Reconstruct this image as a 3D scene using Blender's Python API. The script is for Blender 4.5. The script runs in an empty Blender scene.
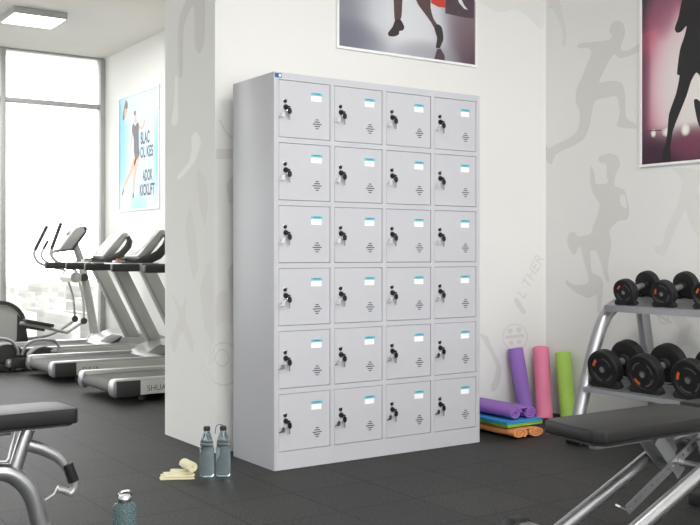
import bpy, bmesh, math, random
from mathutils import Vector, Matrix
random.seed(7)
SC = bpy.context.scene
COL = SC.collection
PI = math.pi

# ------------------------------------------------------------------ camera geometry
F = 981.0; HY = 254.0; CH = 1.005
SA, CA = 0.5599, 0.8286          # forward direction of the camera on the floor plan

def _d(px, py):
    dx = (px - 350.0) / F; dz = (HY - py) / F
    return CA * dx + SA, -SA * dx + CA, dz
def onY(px, py, y):
    a, b, c = _d(px, py); t = y / b
    return Vector((a * t, y, CH + c * t))
def onX(px, py, x):
    a, b, c = _d(px, py); t = x / a
    return Vector((x, b * t, CH + c * t))
def onZ(px, py, z):
    a, b, c = _d(px, py); t = (z - CH) / c
    return Vector((a * t, b * t, z))

# ------------------------------------------------------------------ materials
def srgb(r, g, b):
    f = lambda v: ((v / 255.0 + 0.055) / 1.055) ** 2.4 if v > 10 else v / 255.0 / 12.92
    return (f(r), f(g), f(b), 1.0)
MATS = {}
def mat(name, rgb, rough=0.5, metal=0.0, noise=0.0, nscale=20.0, bump=0.0, bscale=80.0, spec=0.5, coat=0.0, trans=0.0, ior=1.45):
    m = bpy.data.materials.new(name); m.use_nodes = True
    nt = m.node_tree; b = nt.nodes['Principled BSDF']
    c = srgb(*rgb)
    b.inputs['Base Color'].default_value = c
    b.inputs['Roughness'].default_value = rough
    b.inputs['Metallic'].default_value = metal
    b.inputs['Specular IOR Level'].default_value = spec
    b.inputs['Coat Weight'].default_value = coat
    b.inputs['Transmission Weight'].default_value = trans
    b.inputs['IOR'].default_value = ior
    tc = nt.nodes.new('ShaderNodeTexCoord')
    n = nt.nodes.new('ShaderNodeTexNoise'); n.inputs['Scale'].default_value = nscale; n.inputs['Detail'].default_value = 4
    nt.links.new(tc.outputs['Object'], n.inputs['Vector'])
    if noise > 0:
        mx = nt.nodes.new('ShaderNodeMix'); mx.data_type = 'RGBA'
        mx.inputs[6].default_value = tuple(v * (1 - noise) for v in c[:3]) + (1,)
        mx.inputs[7].default_value = tuple(min(1, v * (1 + noise)) for v in c[:3]) + (1,)
        nt.links.new(n.outputs['Fac'], mx.inputs[0]); nt.links.new(mx.outputs[2], b.inputs['Base Color'])
    if bump > 0:
        n2 = nt.nodes.new('ShaderNodeTexNoise'); n2.inputs['Scale'].default_value = bscale
        nt.links.new(tc.outputs['Object'], n2.inputs['Vector'])
        bp = nt.nodes.new('ShaderNodeBump'); bp.inputs['Strength'].default_value = bump; bp.inputs['Distance'].default_value = 0.002
        nt.links.new(n2.outputs['Fac'], bp.inputs['Height']); nt.links.new(bp.outputs['Normal'], b.inputs['Normal'])
    MATS[name] = m
    return m

# ------------------------------------------------------------------ mesh builder
class MB:
    def __init__(s):
        s.v = []; s.f = []; s.mi = []
    def add(s, vs, fs, mi=0):
        o = len(s.v); s.v += [Vector(p) for p in vs]
        for f in fs: s.f.append([o + i for i in f]); s.mi.append(mi)
        return s
    def addbm(s, bm, mi=0, M=None):
        bm.verts.ensure_lookup_table()
        for i, v in enumerate(bm.verts): v.index = i
        vs = [(M @ v.co) if M else v.co.copy() for v in bm.verts]
        fs = [[v.index for v in f.verts] for f in bm.faces]
        s.add(vs, fs, mi); bm.free(); return s
    def box(s, x0, x1, y0, y1, z0, z1, bev=0.0, seg=2, mi=0, M=None):
        bm = bmesh.new()
        bmesh.ops.create_cube(bm, size=1)
        bmesh.ops.scale(bm, vec=(abs(x1 - x0), abs(y1 - y0), abs(z1 - z0)), verts=bm.verts)
        bmesh.ops.translate(bm, vec=((x0 + x1) / 2, (y0 + y1) / 2, (z0 + z1) / 2), verts=bm.verts)
        if bev > 0:
            bmesh.ops.bevel(bm, geom=list(bm.edges), offset=bev, segments=seg, profile=0.5, affect='EDGES')
        return s.addbm(bm, mi, M)
    def bar(s, a, b, w, h, up=(0, 0, 1), bev=0.0, mi=0):
        """rectangular bar from a to b: w across, h along up"""
        a = Vector(a); b = Vector(b); d = b - a; L = d.length; d.normalize()
        u = Vector(up); r = d.cross(u).normalized(); u = r.cross(d).normalized()
        M = Matrix(((d.x, r.x, u.x, a.x), (d.y, r.y, u.y, a.y), (d.z, r.z, u.z, a.z), (0, 0, 0, 1)))
        return s.box(0, L, -w / 2, w / 2, -h / 2, h / 2, bev, 2, mi, M)
    def prism(s, pts, h0, h1, axis='z', bev=0.0, seg=2, mi=0, M=None):
        """outline pts extruded along an axis. z: pts=(x,y); y: pts=(x,z); x: pts=(y,z)"""
        def P(p, h):
            if axis == 'z': return (p[0], p[1], h)
            if axis == 'y': return (p[0], h, p[1])
            return (h, p[0], p[1])
        bm = bmesh.new()
        lo = [bm.verts.new(P(p, h0)) for p in pts]; hi = [bm.verts.new(P(p, h1)) for p in pts]
        n = len(pts)
        bm.faces.new(lo); bm.faces.new(hi[::-1])
        for i in range(n): bm.faces.new((lo[i], hi[i], hi[(i + 1) % n], lo[(i + 1) % n]))
        bmesh.ops.recalc_face_normals(bm, faces=bm.faces)
        if bev > 0:
            ed = [e for e in bm.edges if e.calc_face_angle(0) > 0.5 or True and len(set(v in lo for v in e.verts)) == 1]
            bmesh.ops.bevel(bm, geom=ed, offset=bev, segments=seg, profile=0.5, affect='EDGES')
        return s.addbm(bm, mi, M)
    def tube(s, pts, r, n=12, mi=0, caps=True, flat=1.0, side=None, smooth=0):
        """tube along pts; r a number or list; flat scales the section along 'side'"""
        pts = [Vector(p) for p in pts]
        if smooth:
            pts = catmull(pts, smooth)
        m = len(pts); rs = r if isinstance(r, (list, tuple)) else [r] * m
        if len(rs) != m: rs = [rs[0] + (rs[-1] - rs[0]) * i / (m - 1) for i in range(m)]
        ref = Vector(side) if side else None
        vs = []; prev = None
        for i, p in enumerate(pts):
            t = (pts[min(i + 1, m - 1)] - pts[max(i - 1, 0)]).normalized()
            if ref is not None: u = (ref - t * ref.dot(t)).normalized()
            elif prev is None:
                g = Vector((0, 0, 1)) if abs(t.z) < 0.9 else Vector((1, 0, 0)); u = (g - t * g.dot(t)).normalized()
            else: u = (prev - t * prev.dot(t)).normalized()
            prev = u; w = t.cross(u)
            for k in range(n):
                a = 2 * PI * k / n
                vs.append(p + u * (math.cos(a) * rs[i] * flat) + w * (math.sin(a) * rs[i]))
        fs = []
        for i in range(m - 1):
            for k in range(n):
                fs.append((i * n + k, i * n + (k + 1) % n, (i + 1) * n + (k + 1) % n, (i + 1) * n + k))
        if caps: fs.append(tuple(range(n))[::-1]); fs.append(tuple((m - 1) * n + k for k in range(n)))
        return s.add(vs, fs, mi)
    def lathe(s, prof, n=24, mi=0, M=None):
        """profile [(r,z)...] around z"""
        vs = []; fs = []; m = len(prof)
        for (r, z) in prof:
            for k in range(n):
                a = 2 * PI * k / n; v = Vector((r * math.cos(a), r * math.sin(a), z)); vs.append(M @ v if M else v)
        for i in range(m - 1):
            for k in range(n): fs.append((i * n + k, i * n + (k + 1) % n, (i + 1) * n + (k + 1) % n, (i + 1) * n + k))
        fs.append(tuple(range(n))[::-1]); fs.append(tuple((m - 1) * n + k for k in range(n)))
        return s.add(vs, fs, mi)
    def flat(s, pts, mi=0):
        """planar polygon of 3-D points, triangulated"""
        from mathutils.geometry import tessellate_polygon
        pts = [Vector(p) for p in pts]
        return s.add(pts, [list(t) for t in tessellate_polygon([pts])], mi)
    def build(s, name, mats, parent=None, origin=None, smooth=True, angle=35):
        if not isinstance(mats, (list, tuple)): mats = [mats]
        org = Vector(origin) if origin is not None else (WORLD[parent.name] if parent else Vector((0, 0, 0)))
        if name in FLATS: smooth = False
        me = bpy.data.meshes.new(name)
        me.from_pydata([v - org for v in s.v], [], s.f)
        for m in mats: me.materials.append(m)
        for p, i in zip(me.polygons, s.mi): p.material_index = i; p.use_smooth = smooth
        me.update()
        bm = bmesh.new(); bm.from_mesh(me)
        bmesh.ops.remove_doubles(bm, verts=bm.verts, dist=1e-6)
        if name.split('.')[0] not in FLATS: bmesh.ops.recalc_face_normals(bm, faces=bm.faces)
        bm.to_mesh(me); bm.free()
        if smooth: me.set_sharp_from_angle(angle=math.radians(angle))
        o = bpy.data.objects.new(name, me); COL.objects.link(o)
        if parent: o.parent = parent; WORLD[o.name] = org
        else: o.location = org; WORLD[o.name] = org
        return o
FLATS = {'print', 'wall_back', 'wall_right', 'badge', 'side_panel'}
WORLD = {}
def catmull(p, k):
    out = []
    n = len(p)
    for i in range(n - 1):
        a = p[max(i - 1, 0)]; b = p[i]; c = p[i + 1]; d = p[min(i + 2, n - 1)]
        for j in range(k):
            t = j / k
            out.append(0.5 * ((2 * b) + (c - a) * t + (2 * a - 5 * b + 4 * c - d) * t * t + (3 * b - a - 3 * c + d) * t ** 3))
    out.append(p[-1]); return out

def tag(o, label=None, cat=None, group=None, kind=None):
    if label: o['label'] = label
    if cat: o['category'] = cat
    if group: o['group'] = group
    if kind: o['kind'] = kind
    return o
def thing(name, label, cat, loc, group=None, rz=0.0):
    o = bpy.data.objects.new(name, None); COL.objects.link(o)
    o.location = loc; o.rotation_euler = (0, 0, rz); o.empty_display_size = 0.1
    WORLD[o.name] = Vector(loc)
    return tag(o, label, cat, group)
def local(o):                    # things modelled around their own zero
    WORLD[o.name] = Vector((0, 0, 0)); return o
def copy_tree(o, loc=None, rot=None, label=None, parent=None):
    c = o.copy(); COL.objects.link(c)
    if parent: c.parent = parent
    if loc is not None: c.location = loc
    if rot is not None: c.rotation_euler = rot
    if label: c['label'] = label
    for ch in list(o.children): copy_tree(ch, parent=c)
    return c
def text_mesh(txt, size=1.0, bold=0.0):
    """letters as flat faces in the xy plane, centred"""
    cu = bpy.data.curves.new('t', 'FONT'); cu.body = txt; cu.size = size; cu.align_x = 'CENTER'; cu.align_y = 'CENTER'; cu.resolution_u = 3; cu.offset = bold
    o = bpy.data.objects.new('t', cu); COL.objects.link(o)
    dg = bpy.context.evaluated_depsgraph_get(); dg.update()
    me = o.evaluated_get(dg).to_mesh()
    vs = [v.co.copy() for v in me.vertices]; fs = [list(p.vertices) for p in me.polygons]
    o.evaluated_get(dg).to_mesh_clear()
    bpy.data.objects.remove(o); bpy.data.curves.remove(cu)
    return vs, fs
def put_text(mb, txt, size, org, ex, ey, mi=0, sx=1.0):
    vs, fs = text_mesh(txt, size)
    org = Vector(org); ex = Vector(ex); ey = Vector(ey)
    mb.add([org + ex * v.x * sx + ey * v.y for v in vs], fs, mi)

# ------------------------------------------------------------------ material table
wall_c = (233, 233, 230)
mat('wall_paint', wall_c, 0.75, noise=0.02, nscale=1.3, bump=0.05, bscale=60)
mat('mural_grey', (219, 218, 214), 0.75, noise=0.02, nscale=4)
mat('mural_pale', (227, 226, 222), 0.75, noise=0.02, nscale=4)
mat('mural_white', (246, 246, 243), 0.7, noise=0.015, nscale=4)
mat('ceiling_paint', (238, 233, 228), 0.85, noise=0.015, nscale=2)
mat('locker_grey', (191, 192, 197), 0.42, noise=0.01, nscale=30, bump=0.04, bscale=400, spec=0.4)
mat('gap_shade', (96, 97, 102), 0.7, noise=0.05)
mat('vent_dark', (48, 49, 53), 0.7, noise=0.05)
mat('black_plastic', (22, 22, 23), 0.35, noise=0.1, nscale=60)
mat('chrome', (215, 216, 218), 0.15, 1.0, noise=0.02)
mat('label_teal', (100, 188, 200), 0.5, noise=0.1, nscale=200)
mat('label_white', (252, 252, 250), 0.5, noise=0.01)
mat('badge_blue', (30, 88, 150), 0.4, noise=0.1, nscale=100)
mat('steel_silver', (178, 179, 181), 0.30, 0.85, noise=0.04, nscale=15)
mat('steel_grey', (150, 151, 153), 0.38, 0.7, noise=0.05, nscale=15)
mat('rack_silver', (172, 173, 175), 0.34, 0.7, noise=0.05, nscale=15)
mat('rubber_black', (24, 24, 24), 0.55, noise=0.2, nscale=120, bump=0.2, bscale=300)
mat('rubber_face', (32, 32, 33), 0.6, noise=0.2, nscale=100)
mat('mark_grey', (84, 85, 87), 0.5, noise=0.1)
mat('mark_pale', (170, 170, 168), 0.5, noise=0.1)
mat('orange_mark', (214, 96, 48), 0.5, noise=0.2, nscale=100)
mat('leather_black', (27, 27, 27), 0.45, spec=0.35, noise=0.1, nscale=90, bump=0.25, bscale=350)
mat('leather_side', (20, 20, 20), 0.45, noise=0.1, nscale=90, bump=0.25, bscale=350)
mat('mat_purple', (148, 110, 192), 0.7, noise=0.06, nscale=90, bump=0.3, bscale=250)
mat('mat_violet', (150, 104, 188), 0.7, noise=0.06, nscale=90, bump=0.3, bscale=250)
mat('mat_pink', (234, 134, 166), 0.7, noise=0.05, nscale=90, bump=0.3, bscale=250)
mat('mat_green', (172, 212, 96), 0.7, noise=0.06, nscale=90, bump=0.3, bscale=250)
mat('mat_lime', (142, 206, 78), 0.7, noise=0.06, nscale=90, bump=0.3, bscale=250)
mat('mat_blue', (60, 148, 206), 0.7, noise=0.06, nscale=90, bump=0.3, bscale=250)
mat('mat_orange', (232, 154, 98), 0.7, noise=0.06, nscale=90, bump=0.3, bscale=250)
mat('towel', (236, 230, 196), 0.9, noise=0.04, nscale=60, bump=0.6, bscale=300)
mat('tread_grey', (176, 176, 171), 0.45, 0.15, noise=0.03)
mat('tread_panel', (208, 207, 200), 0.5, noise=0.03)
mat('tread_dark', (54, 53, 51), 0.5, noise=0.1)
mat('tread_belt', (92, 92, 90), 0.75, noise=0.1, nscale=80)
mat('tread_silver', (172, 172, 170), 0.3, 0.5, noise=0.03)
mat('screen_grey', (176, 182, 192), 0.25, noise=0.05)
mat('window_metal', (176, 177, 175), 0.5, 0.2, noise=0.03)
mat('poster_white', (244, 244, 243), 0.4, noise=0.01)
mat('silhouette', (42, 40, 42), 0.5, noise=0.08, nscale=20)
mat('city_pale', (138, 138, 134), 0.9, noise=0.1, nscale=0.05)
mat('bottle_cap', (40, 44, 50), 0.4, noise=0.1)
mat('skin_print', (206, 172, 152), 0.5, noise=0.06, nscale=30)
mat('text_print', (88, 78, 92), 0.5, noise=0.06, nscale=30)
mat('hair_print', (120, 92, 88), 0.5, noise=0.06, nscale=30)
mat('dress_print', (84, 82, 92), 0.5, noise=0.06, nscale=30)

def glass_mat(name, rgb, rough=0.02, ior=1.33, tr=1.0):
    m = mat(name, rgb, rough, trans=tr, ior=ior, noise=0.02); return m
glass_mat('water_glass', (214, 232, 238), 0.03, 1.2, 0.9)
glass_mat('teal_glass', (150, 176, 180), 0.22, 1.2, 0.8)
def thin_glass():
    m = bpy.data.materials.new('window_glass'); m.use_nodes = True; nt = m.node_tree
    nt.nodes.clear()
    o = nt.nodes.new('ShaderNodeOutputMaterial'); t = nt.nodes.new('ShaderNodeBsdfTransparent'); g = nt.nodes.new('ShaderNodeBsdfGlossy')
    g.inputs['Roughness'].default_value = 0.02
    t.inputs['Color'].default_value = (0.97, 0.98, 0.975, 1)
    fr = nt.nodes.new('ShaderNodeFresnel'); fr.inputs['IOR'].default_value = 1.3
    mx = nt.nodes.new('ShaderNodeMixShader')
    nt.links.new(fr.outputs[0], mx.inputs[0]); nt.links.new(t.outputs[0], mx.inputs[1]); nt.links.new(g.outputs[0], mx.inputs[2]); nt.links.new(mx.outputs[0], o.inputs[0])
    MATS['window_glass'] = m
thin_glass()
def emit_mat(name, rgb, s):
    m = bpy.data.materials.new(name); m.use_nodes = True; nt = m.node_tree; nt.nodes.clear()
    o = nt.nodes.new('ShaderNodeOutputMaterial'); e = nt.nodes.new('ShaderNodeEmission')
    e.inputs[0].default_value = srgb(*rgb); e.inputs[1].default_value = s
    nt.links.new(e.outputs[0], o.inputs[0]); MATS[name] = m
emit_mat('lamp_diffuser', (255, 254, 250), 6.0)

def floor_mat():
    m = bpy.data.materials.new('rubber_tiles'); m.use_nodes = True; nt = m.node_tree; b = nt.nodes['Principled BSDF']
    tc = nt.nodes.new('ShaderNodeTexCoord')
    mp = nt.nodes.new('ShaderNodeMapping'); mp.inputs['Location'].default_value = (-1.36, -3.56, 0)
    nt.links.new(tc.outputs['Object'], mp.inputs[0])
    br = nt.nodes.new('ShaderNodeTexBrick'); br.offset = 0.0; br.squash = 1.0
    br.inputs['Scale'].default_value = 1.0; br.inputs['Mortar Size'].default_value = 0.005; br.inputs['Mortar Smooth'].default_value = 0.3
    br.inputs['Brick Width'].default_value = 0.375; br.inputs['Row Height'].default_value = 0.365; br.inputs['Bias'].default_value = 0
    br.inputs['Color1'].default_value = srgb(50, 50, 49); br.inputs['Color2'].default_value = srgb(45, 45, 45); br.inputs['Mortar'].default_value = srgb(24, 24, 24)
    nt.links.new(mp.outputs[0], br.inputs['Vector'])
    n = nt.nodes.new('ShaderNodeTexNoise'); n.inputs['Scale'].default_value = 130; n.inputs['Detail'].default_value = 3
    nt.links.new(tc.outputs['Object'], n.inputs['Vector'])
    n2 = nt.nodes.new('ShaderNodeTexNoise'); n2.inputs['Scale'].default_value = 2.2; n2.inputs['Detail'].default_value = 3
    nt.links.new(tc.outputs['Object'], n2.inputs['Vector'])
    r = nt.nodes.new('ShaderNodeMapRange'); r.inputs[1].default_value = 0.38; r.inputs[2].default_value = 0.62; r.inputs[3].default_value = 0.35; r.inputs[4].default_value = 1.75
    nt.links.new(n.outputs['Fac'], r.inputs[0])
    r2 = nt.nodes.new('ShaderNodeMapRange'); r2.inputs[1].default_value = 0.3; r2.inputs[2].default_value = 0.7; r2.inputs[3].default_value = 0.92; r2.inputs[4].default_value = 1.08
    nt.links.new(n2.outputs['Fac'], r2.inputs[0])
    mu = nt.nodes.new('ShaderNodeMath'); mu.operation = 'MULTIPLY'
    nt.links.new(r.outputs[0], mu.inputs[0]); nt.links.new(r2.outputs[0], mu.inputs[1])
    vm = nt.nodes.new('ShaderNodeVectorMath'); vm.operation = 'SCALE'
    nt.links.new(br.outputs['Color'], vm.inputs[0]); nt.links.new(mu.outputs[0], vm.inputs['Scale'])
    nt.links.new(vm.outputs[0], b.inputs['Base Color'])
    b.inputs['Roughness'].default_value = 0.6; b.inputs['Specular IOR Level'].default_value = 0.28
    bp = nt.nodes.new('ShaderNodeBump'); bp.inputs['Strength'].default_value = 0.35; bp.inputs['Distance'].default_value = 0.002
    nt.links.new(n.outputs['Fac'], bp.inputs['Height']); nt.links.new(bp.outputs['Normal'], b.inputs['Normal'])
    MATS['rubber_tiles'] = m
floor_mat()

def print_mat(name, base, blobs, axis):
    """printed picture: soft colour blobs. blobs = (u, v, ru, rv, rgb, strength); u along the axis, v = height (object space)"""
    m = bpy.data.materials.new(name); m.use_nodes = True; nt = m.node_tree; b = nt.nodes['Principled BSDF']
    b.inputs['Roughness'].default_value = 0.45
    tc = nt.nodes.new('ShaderNodeTexCoord'); sp = nt.nodes.new('ShaderNodeSeparateXYZ'); nt.links.new(tc.outputs['Object'], sp.inputs[0])
    U = sp.outputs[axis]; V = sp.outputs['Z']
    rgb = nt.nodes.new('ShaderNodeRGB'); rgb.outputs[0].default_value = srgb(*base); cur = rgb.outputs[0]
    for (u, v, ru, rv, c, s) in blobs:
        def lin(src, c0, r0):
            a = nt.nodes.new('ShaderNodeMath'); a.operation = 'SUBTRACT'; nt.links.new(src, a.inputs[0]); a.inputs[1].default_value = c0
            d = nt.nodes.new('ShaderNodeMath'); d.operation = 'DIVIDE'; nt.links.new(a.outputs[0], d.inputs[0]); d.inputs[1].default_value = r0
            p = nt.nodes.new('ShaderNodeMath'); p.operation = 'MULTIPLY'; nt.links.new(d.outputs[0], p.inputs[0]); nt.links.new(d.outputs[0], p.inputs[1])
            return p.outputs[0]
        ad = nt.nodes.new('ShaderNodeMath'); nt.links.new(lin(U, u, ru), ad.inputs[0]); nt.links.new(lin(V, v, rv), ad.inputs[1])
        mr = nt.nodes.new('ShaderNodeMapRange'); mr.interpolation_type = 'SMOOTHSTEP'
        mr.inputs[1].default_value = 0.0; mr.inputs[2].default_value = 1.0; mr.inputs[3].default_value = s; mr.inputs[4].default_value = 0.0
        nt.links.new(ad.outputs[0], mr.inputs[0])
        mx = nt.nodes.new('ShaderNodeMix'); mx.data_type = 'RGBA'
        nt.links.new(mr.outputs[0], mx.inputs[0]); nt.links.new(cur, mx.inputs[6]); mx.inputs[7].default_value = srgb(*c)
        cur = mx.outputs[2]
    nt.links.new(cur, b.inputs['Base Color']); MATS[name] = m
    return m
M_ = MATS
# ================================================================== the setting
YB = 4.483      # back wall behind the lockers
XR = 4.537      # right wall
XC = 2.207      # face of the wall end on the left of the lockers
YE = 5.108      # far end of that wall
XP = 3.884      # wall with the blue poster, far room
YW = 10.69      # window wall
HC = 3.2
def zz(x0, y0, s, pts): return [(x0 + a / s, y0 + b / s) for a, b in pts]
def struct(name, mb, m, **k): return tag(mb.build(name, m, **k), kind='structure')

f = MB().box(-5, XR + 0.3, -4, YW + 0.4, -0.2, 0)
struct('floor', f, M_['rubber_tiles'])
f = MB().box(-5, XR + 0.3, -4, YW + 0.4, HC, HC + 0.2)
struct('ceiling', f, M_['ceiling_paint'])

wm = [M_['wall_paint'], M_['mural_grey'], M_['mural_pale'], M_['mural_white']]
def soften(pts, k=3):
    n = len(pts); out = []
    for i in range(n):
        a, b, c, d = (Vector(pts[(i + j) % n]) for j in (-1, 0, 1, 2))
        for j in range(k):
            t = j / k
            out.append(tuple(hermite(b, c, (c - a) * 0.4, (d - b) * 0.4, t)))
    return out
def hermite(p, q, m0, m1, t):
    return p * (2 * t ** 3 - 3 * t * t + 1) + m0 * (t ** 3 - 2 * t * t + t) + q * (-2 * t ** 3 + 3 * t * t) + m1 * (t ** 3 - t * t)
def decal(mb, pts, fn, plane, mi, off):
    if len(pts) > 6: pts = soften(pts)
    P = [fn(a, b, plane) for a, b in pts]
    n0 = len(mb.f); mb.flat([p + Vector(off) for p in P], mi); o = Vector(off)
    for i in range(n0, len(mb.f)):
        a, b, c = (mb.v[k] for k in mb.f[i][:3])
        if (b - a).cross(c - a).dot(o) < 0: mb.f[i] = mb.f[i][::-1]
def ring(cx, cy, r, n=28, ax=1.0): return [(cx + ax * r * math.cos(2 * PI * k / n), cy + r * math.sin(2 * PI * k / n)) for k in range(n)]
def ring_decal(mb, cx, cy, r0, r1, fn, plane, mi, off, ax=1.0):
    a = [fn(x, y, plane) + Vector(off) for x, y in ring(cx, cy, r0, 28, ax)]; b = [fn(x, y, plane) + Vector(off) for x, y in ring(cx, cy, r1, 28, ax)]
    n = 28
    mb.add(a + b, [(i, (i + 1) % n, n + (i + 1) % n, n + i) for i in range(n)], mi)

FLATS |= {'wall_back', 'wall_right'}
# back wall: runs from the left wall end to the right corner, its thickness shows as the wall end beside the bottles
w = MB().box(XC, XR, YB, YE, 0, HC)
OB = (0, -0.0006, 0); OL = (-0.0006, 0, 0); OR = (-0.0006, 0, 0)
OB2 = (0, -0.0010, 0); OR2 = (-0.0010, 0, 0)
# painted sports mural, back wall
decal(w, zz(480, 0, 3.18, [(-8, -20), (0, 5), (20, 20), (60, 40), (110, 30), (150, 52), (190, 92), (204, 84), (206, 60), (206, -20)]), onY, YB, 2, OB)
decal(w, zz(470, 340, 5, [(48, -30), (65, 0), (75, 20), (110, 80), (130, 130), (125, 180), (105, 230), (108, 252), (125, 255), (145, 220), (155, 170), (150, 120), (120, 60), (100, 10), (85, -20)]), onY, YB, 1, OB)
ring_decal(w, 515, 337, 13.5, 12.4, onY, YB, 1, OB, 0.95)
for (a, b, r) in ((510, 331, 2.6), (519, 330, 2.6), (511, 343, 2.2), (519, 342, 2.2)): decal(w, ring(a, b, r, 14), onY, YB, 1, OB)
decal(w, [(505, 336), (524, 334), (524, 337), (505, 339)], onY, YB, 1, OB)
p0 = onY(518, 302, YB); p1 = onY(541, 256, YB); ex = (p1 - p0).normalized(); ey = Vector((-ex.z, 0, ex.x))
put_text(w, 'L THER', 0.115, (p0 + p1) / 2 + Vector(OB) + ex * 0.02, ex, ey, 1, 0.85)
decal(w, [(514, 298), (518, 299), (522, 305), (526, 312), (523, 314), (519, 309), (515, 304)], onY, YB, 1, (0, -0.0010, 0))
ring_decal(w, 224, 364, 22, 20.6, onY, YB, 1, OB, 0.8)
ring_decal(w, 222, 358, 9, 7.6, onY, YB, 1, OB, 0.8)
decal(w, [(216.5, 296), (226, 290), (231, 285), (240, 282), (240, 330), (225, 320), (216.5, 326)], onY, YB, 2, OB)
decal(w, [(226, 185), (231, 178), (236, 176), (236, 205), (229, 203)], onY, YB, 1, OB)
decal(w, [(228, 270), (233, 262), (236, 262), (236, 290), (229, 286)], onY, YB, 1, OB)
decal(w, [(216, 149), (233, 149), (233, 159), (216, 159)], onY, YB, 1, OB)
decal(w, [(219, 121), (223, 129), (229, 137), (233, 140), (233, 137), (226, 131), (221, 120)], onY, YB, 1, OB)
# the wall end (faces the far room side)
decal(w, zz(160, 0, 2.625, [(78, -10), (60, 20), (48, 70), (50, 195), (60, 195), (62, 80), (75, 35), (90, 18), (92, 120), (105, 140), (116, 110), (118, 60), (116, -10)]), onX, XC, 1, OL)
decal(w, zz(160, 0, 2.625, [(40, 205), (46, 205), (48, 290), (46, 322), (36, 332), (30, 318), (36, 280)]), onX, XC, 3, OL)
decal(w, zz(160, 0, 2.625, [(95, 345), (108, 372), (100, 400), (88, 430), (52, 470), (46, 462), (76, 425), (84, 385), (82, 360)]), onX, XC, 3, OL)
decal(w, zz(160, 0, 2.625, [(100, 440), (120, 470), (128, 530), (118, 600), (104, 540), (96, 480)]), onX, XC, 2, OL)
decal(w, zz(165, 200, 2.19, [(15, 205), (30, 255), (12, 310), (22, 335), (38, 285), (58, 335), (64, 312), (46, 262), (48, 210), (36, 235)]), onX, XC, 2, OL)
decal(w, zz(165, 200, 2.19, [(55, 10), (66, 60), (74, 150), (62, 175), (52, 120), (44, 60)]), onX, XC, 2, OL)
decal(w, [(200, 290), (206, 265), (211, 262), (214, 300), (214, 345), (205, 330)], onX, XC, 2, OL)
struct('wall_back', w, wm)

w = MB().box(XR, XR + 0.25, -4, YE, 0, HC)
R1 = [(420, 118), (405, 128), (350, 134), (318, 138), (310, 152), (345, 153), (354, 168), (340, 205), (325, 245), (310, 275), (304, 320), (318, 358), (312, 410), (290, 435), (250, 455), (218, 470), (203, 450), (192, 455), (213, 512), (228, 522), (243, 490), (300, 462), (332, 440), (350, 395), (365, 322), (400, 312), (434, 306), (445, 350), (439, 385), (437, 402), (470, 408), (498, 408), (495, 393), (465, 375), (463, 330), (460, 290), (448, 262), (410, 257), (380, 262), (395, 225), (425, 172), (440, 184), (470, 180), (512, 160), (512, 138), (470, 160), (447, 157), (457, 122), (462, 95), (452, 72), (435, 66), (418, 76), (412, 98)]
decal(w, zz(480, 0, 3.18, R1), onX, XR, 1, OR)
R2 = [(404, 85), (408, 104), (370, 108), (364, 72), (352, 52), (350, 92), (358, 135), (380, 170), (375, 205), (358, 248), (352, 266), (312, 276), (302, 262), (284, 264), (277, 293), (290, 325), (304, 332), (315, 305), (326, 332), (336, 372), (345, 402), (340, 425), (302, 430), (276, 414), (274, 428), (310, 456), (345, 471), (372, 462), (372, 512), (384, 512), (392, 420), (372, 398), (356, 388), (352, 350), (352, 322), (370, 322), (385, 362), (400, 412), (412, 420), (406, 372), (418, 300), (412, 256), (440, 226), (468, 220), (475, 190), (465, 140), (455, 125), (428, 112), (429, 85)]
decal(w, zz(480, 150, 3.18, [(380, 20), (412, 10), (438, 20), (446, 45), (440, 62), (430, 82), (429, 85), (404, 85), (404, 72), (400, 44), (378, 38)]), onX, XR, 1, (-0.0011, 0, 0))
decal(w, zz(480, 150, 3.18, R2), onX, XR, 1, OR)
decal(w, zz(480, 150, 3.18, [(448, 140), (462, 146), (468, 185), (452, 180), (444, 160)]), onX, XR, 0, OR2)
R3 = [(590, 60), (615, 62), (642, 100), (626, 180), (592, 250), (580, 296), (556, 308), (560, 326), (586, 338), (602, 300), (628, 242), (652, 190), (668, 232), (700, 285), (760, 330), (800, 320), (740, 250), (700, 160), (690, 120), (720, 90), (780, 70), (690, 62), (650, 56)]
decal(w, zz(480, 150, 3.18, R3), onX, XR, 2, OR)
decal(w, zz(480, 0, 3.18, [(225, -20), (216, 40), (226, 24), (244, 50), (262, 100), (260, 145), (272, 146), (274, 100), (262, 40), (246, -20)]), onX, XR, 2, OR)
ring_decal(w, 664, 318, 6.5, 5.0, onX, XR, 1, OR, 0.8)
decal(w, [(655, 312), (672, 322), (671, 324), (654, 314)], onX, XR, 1, OR)
decal(w, [(668, 311), (681, 312), (692, 325), (686, 345), (676, 350), (680, 330)], onX, XR, 2, OR)
struct('wall_right', w, wm)

struct('wall_left_added', MB().box(-3.25, -3.0, -4, 7.5, 0, HC), M_['wall_paint'])  # unseen wall, added and sized to cut light from the left
struct('wall_far', MB().box(XP, XP + 0.25, YE, YW + 0.2, 0, HC), M_['wall_paint'])
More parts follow.
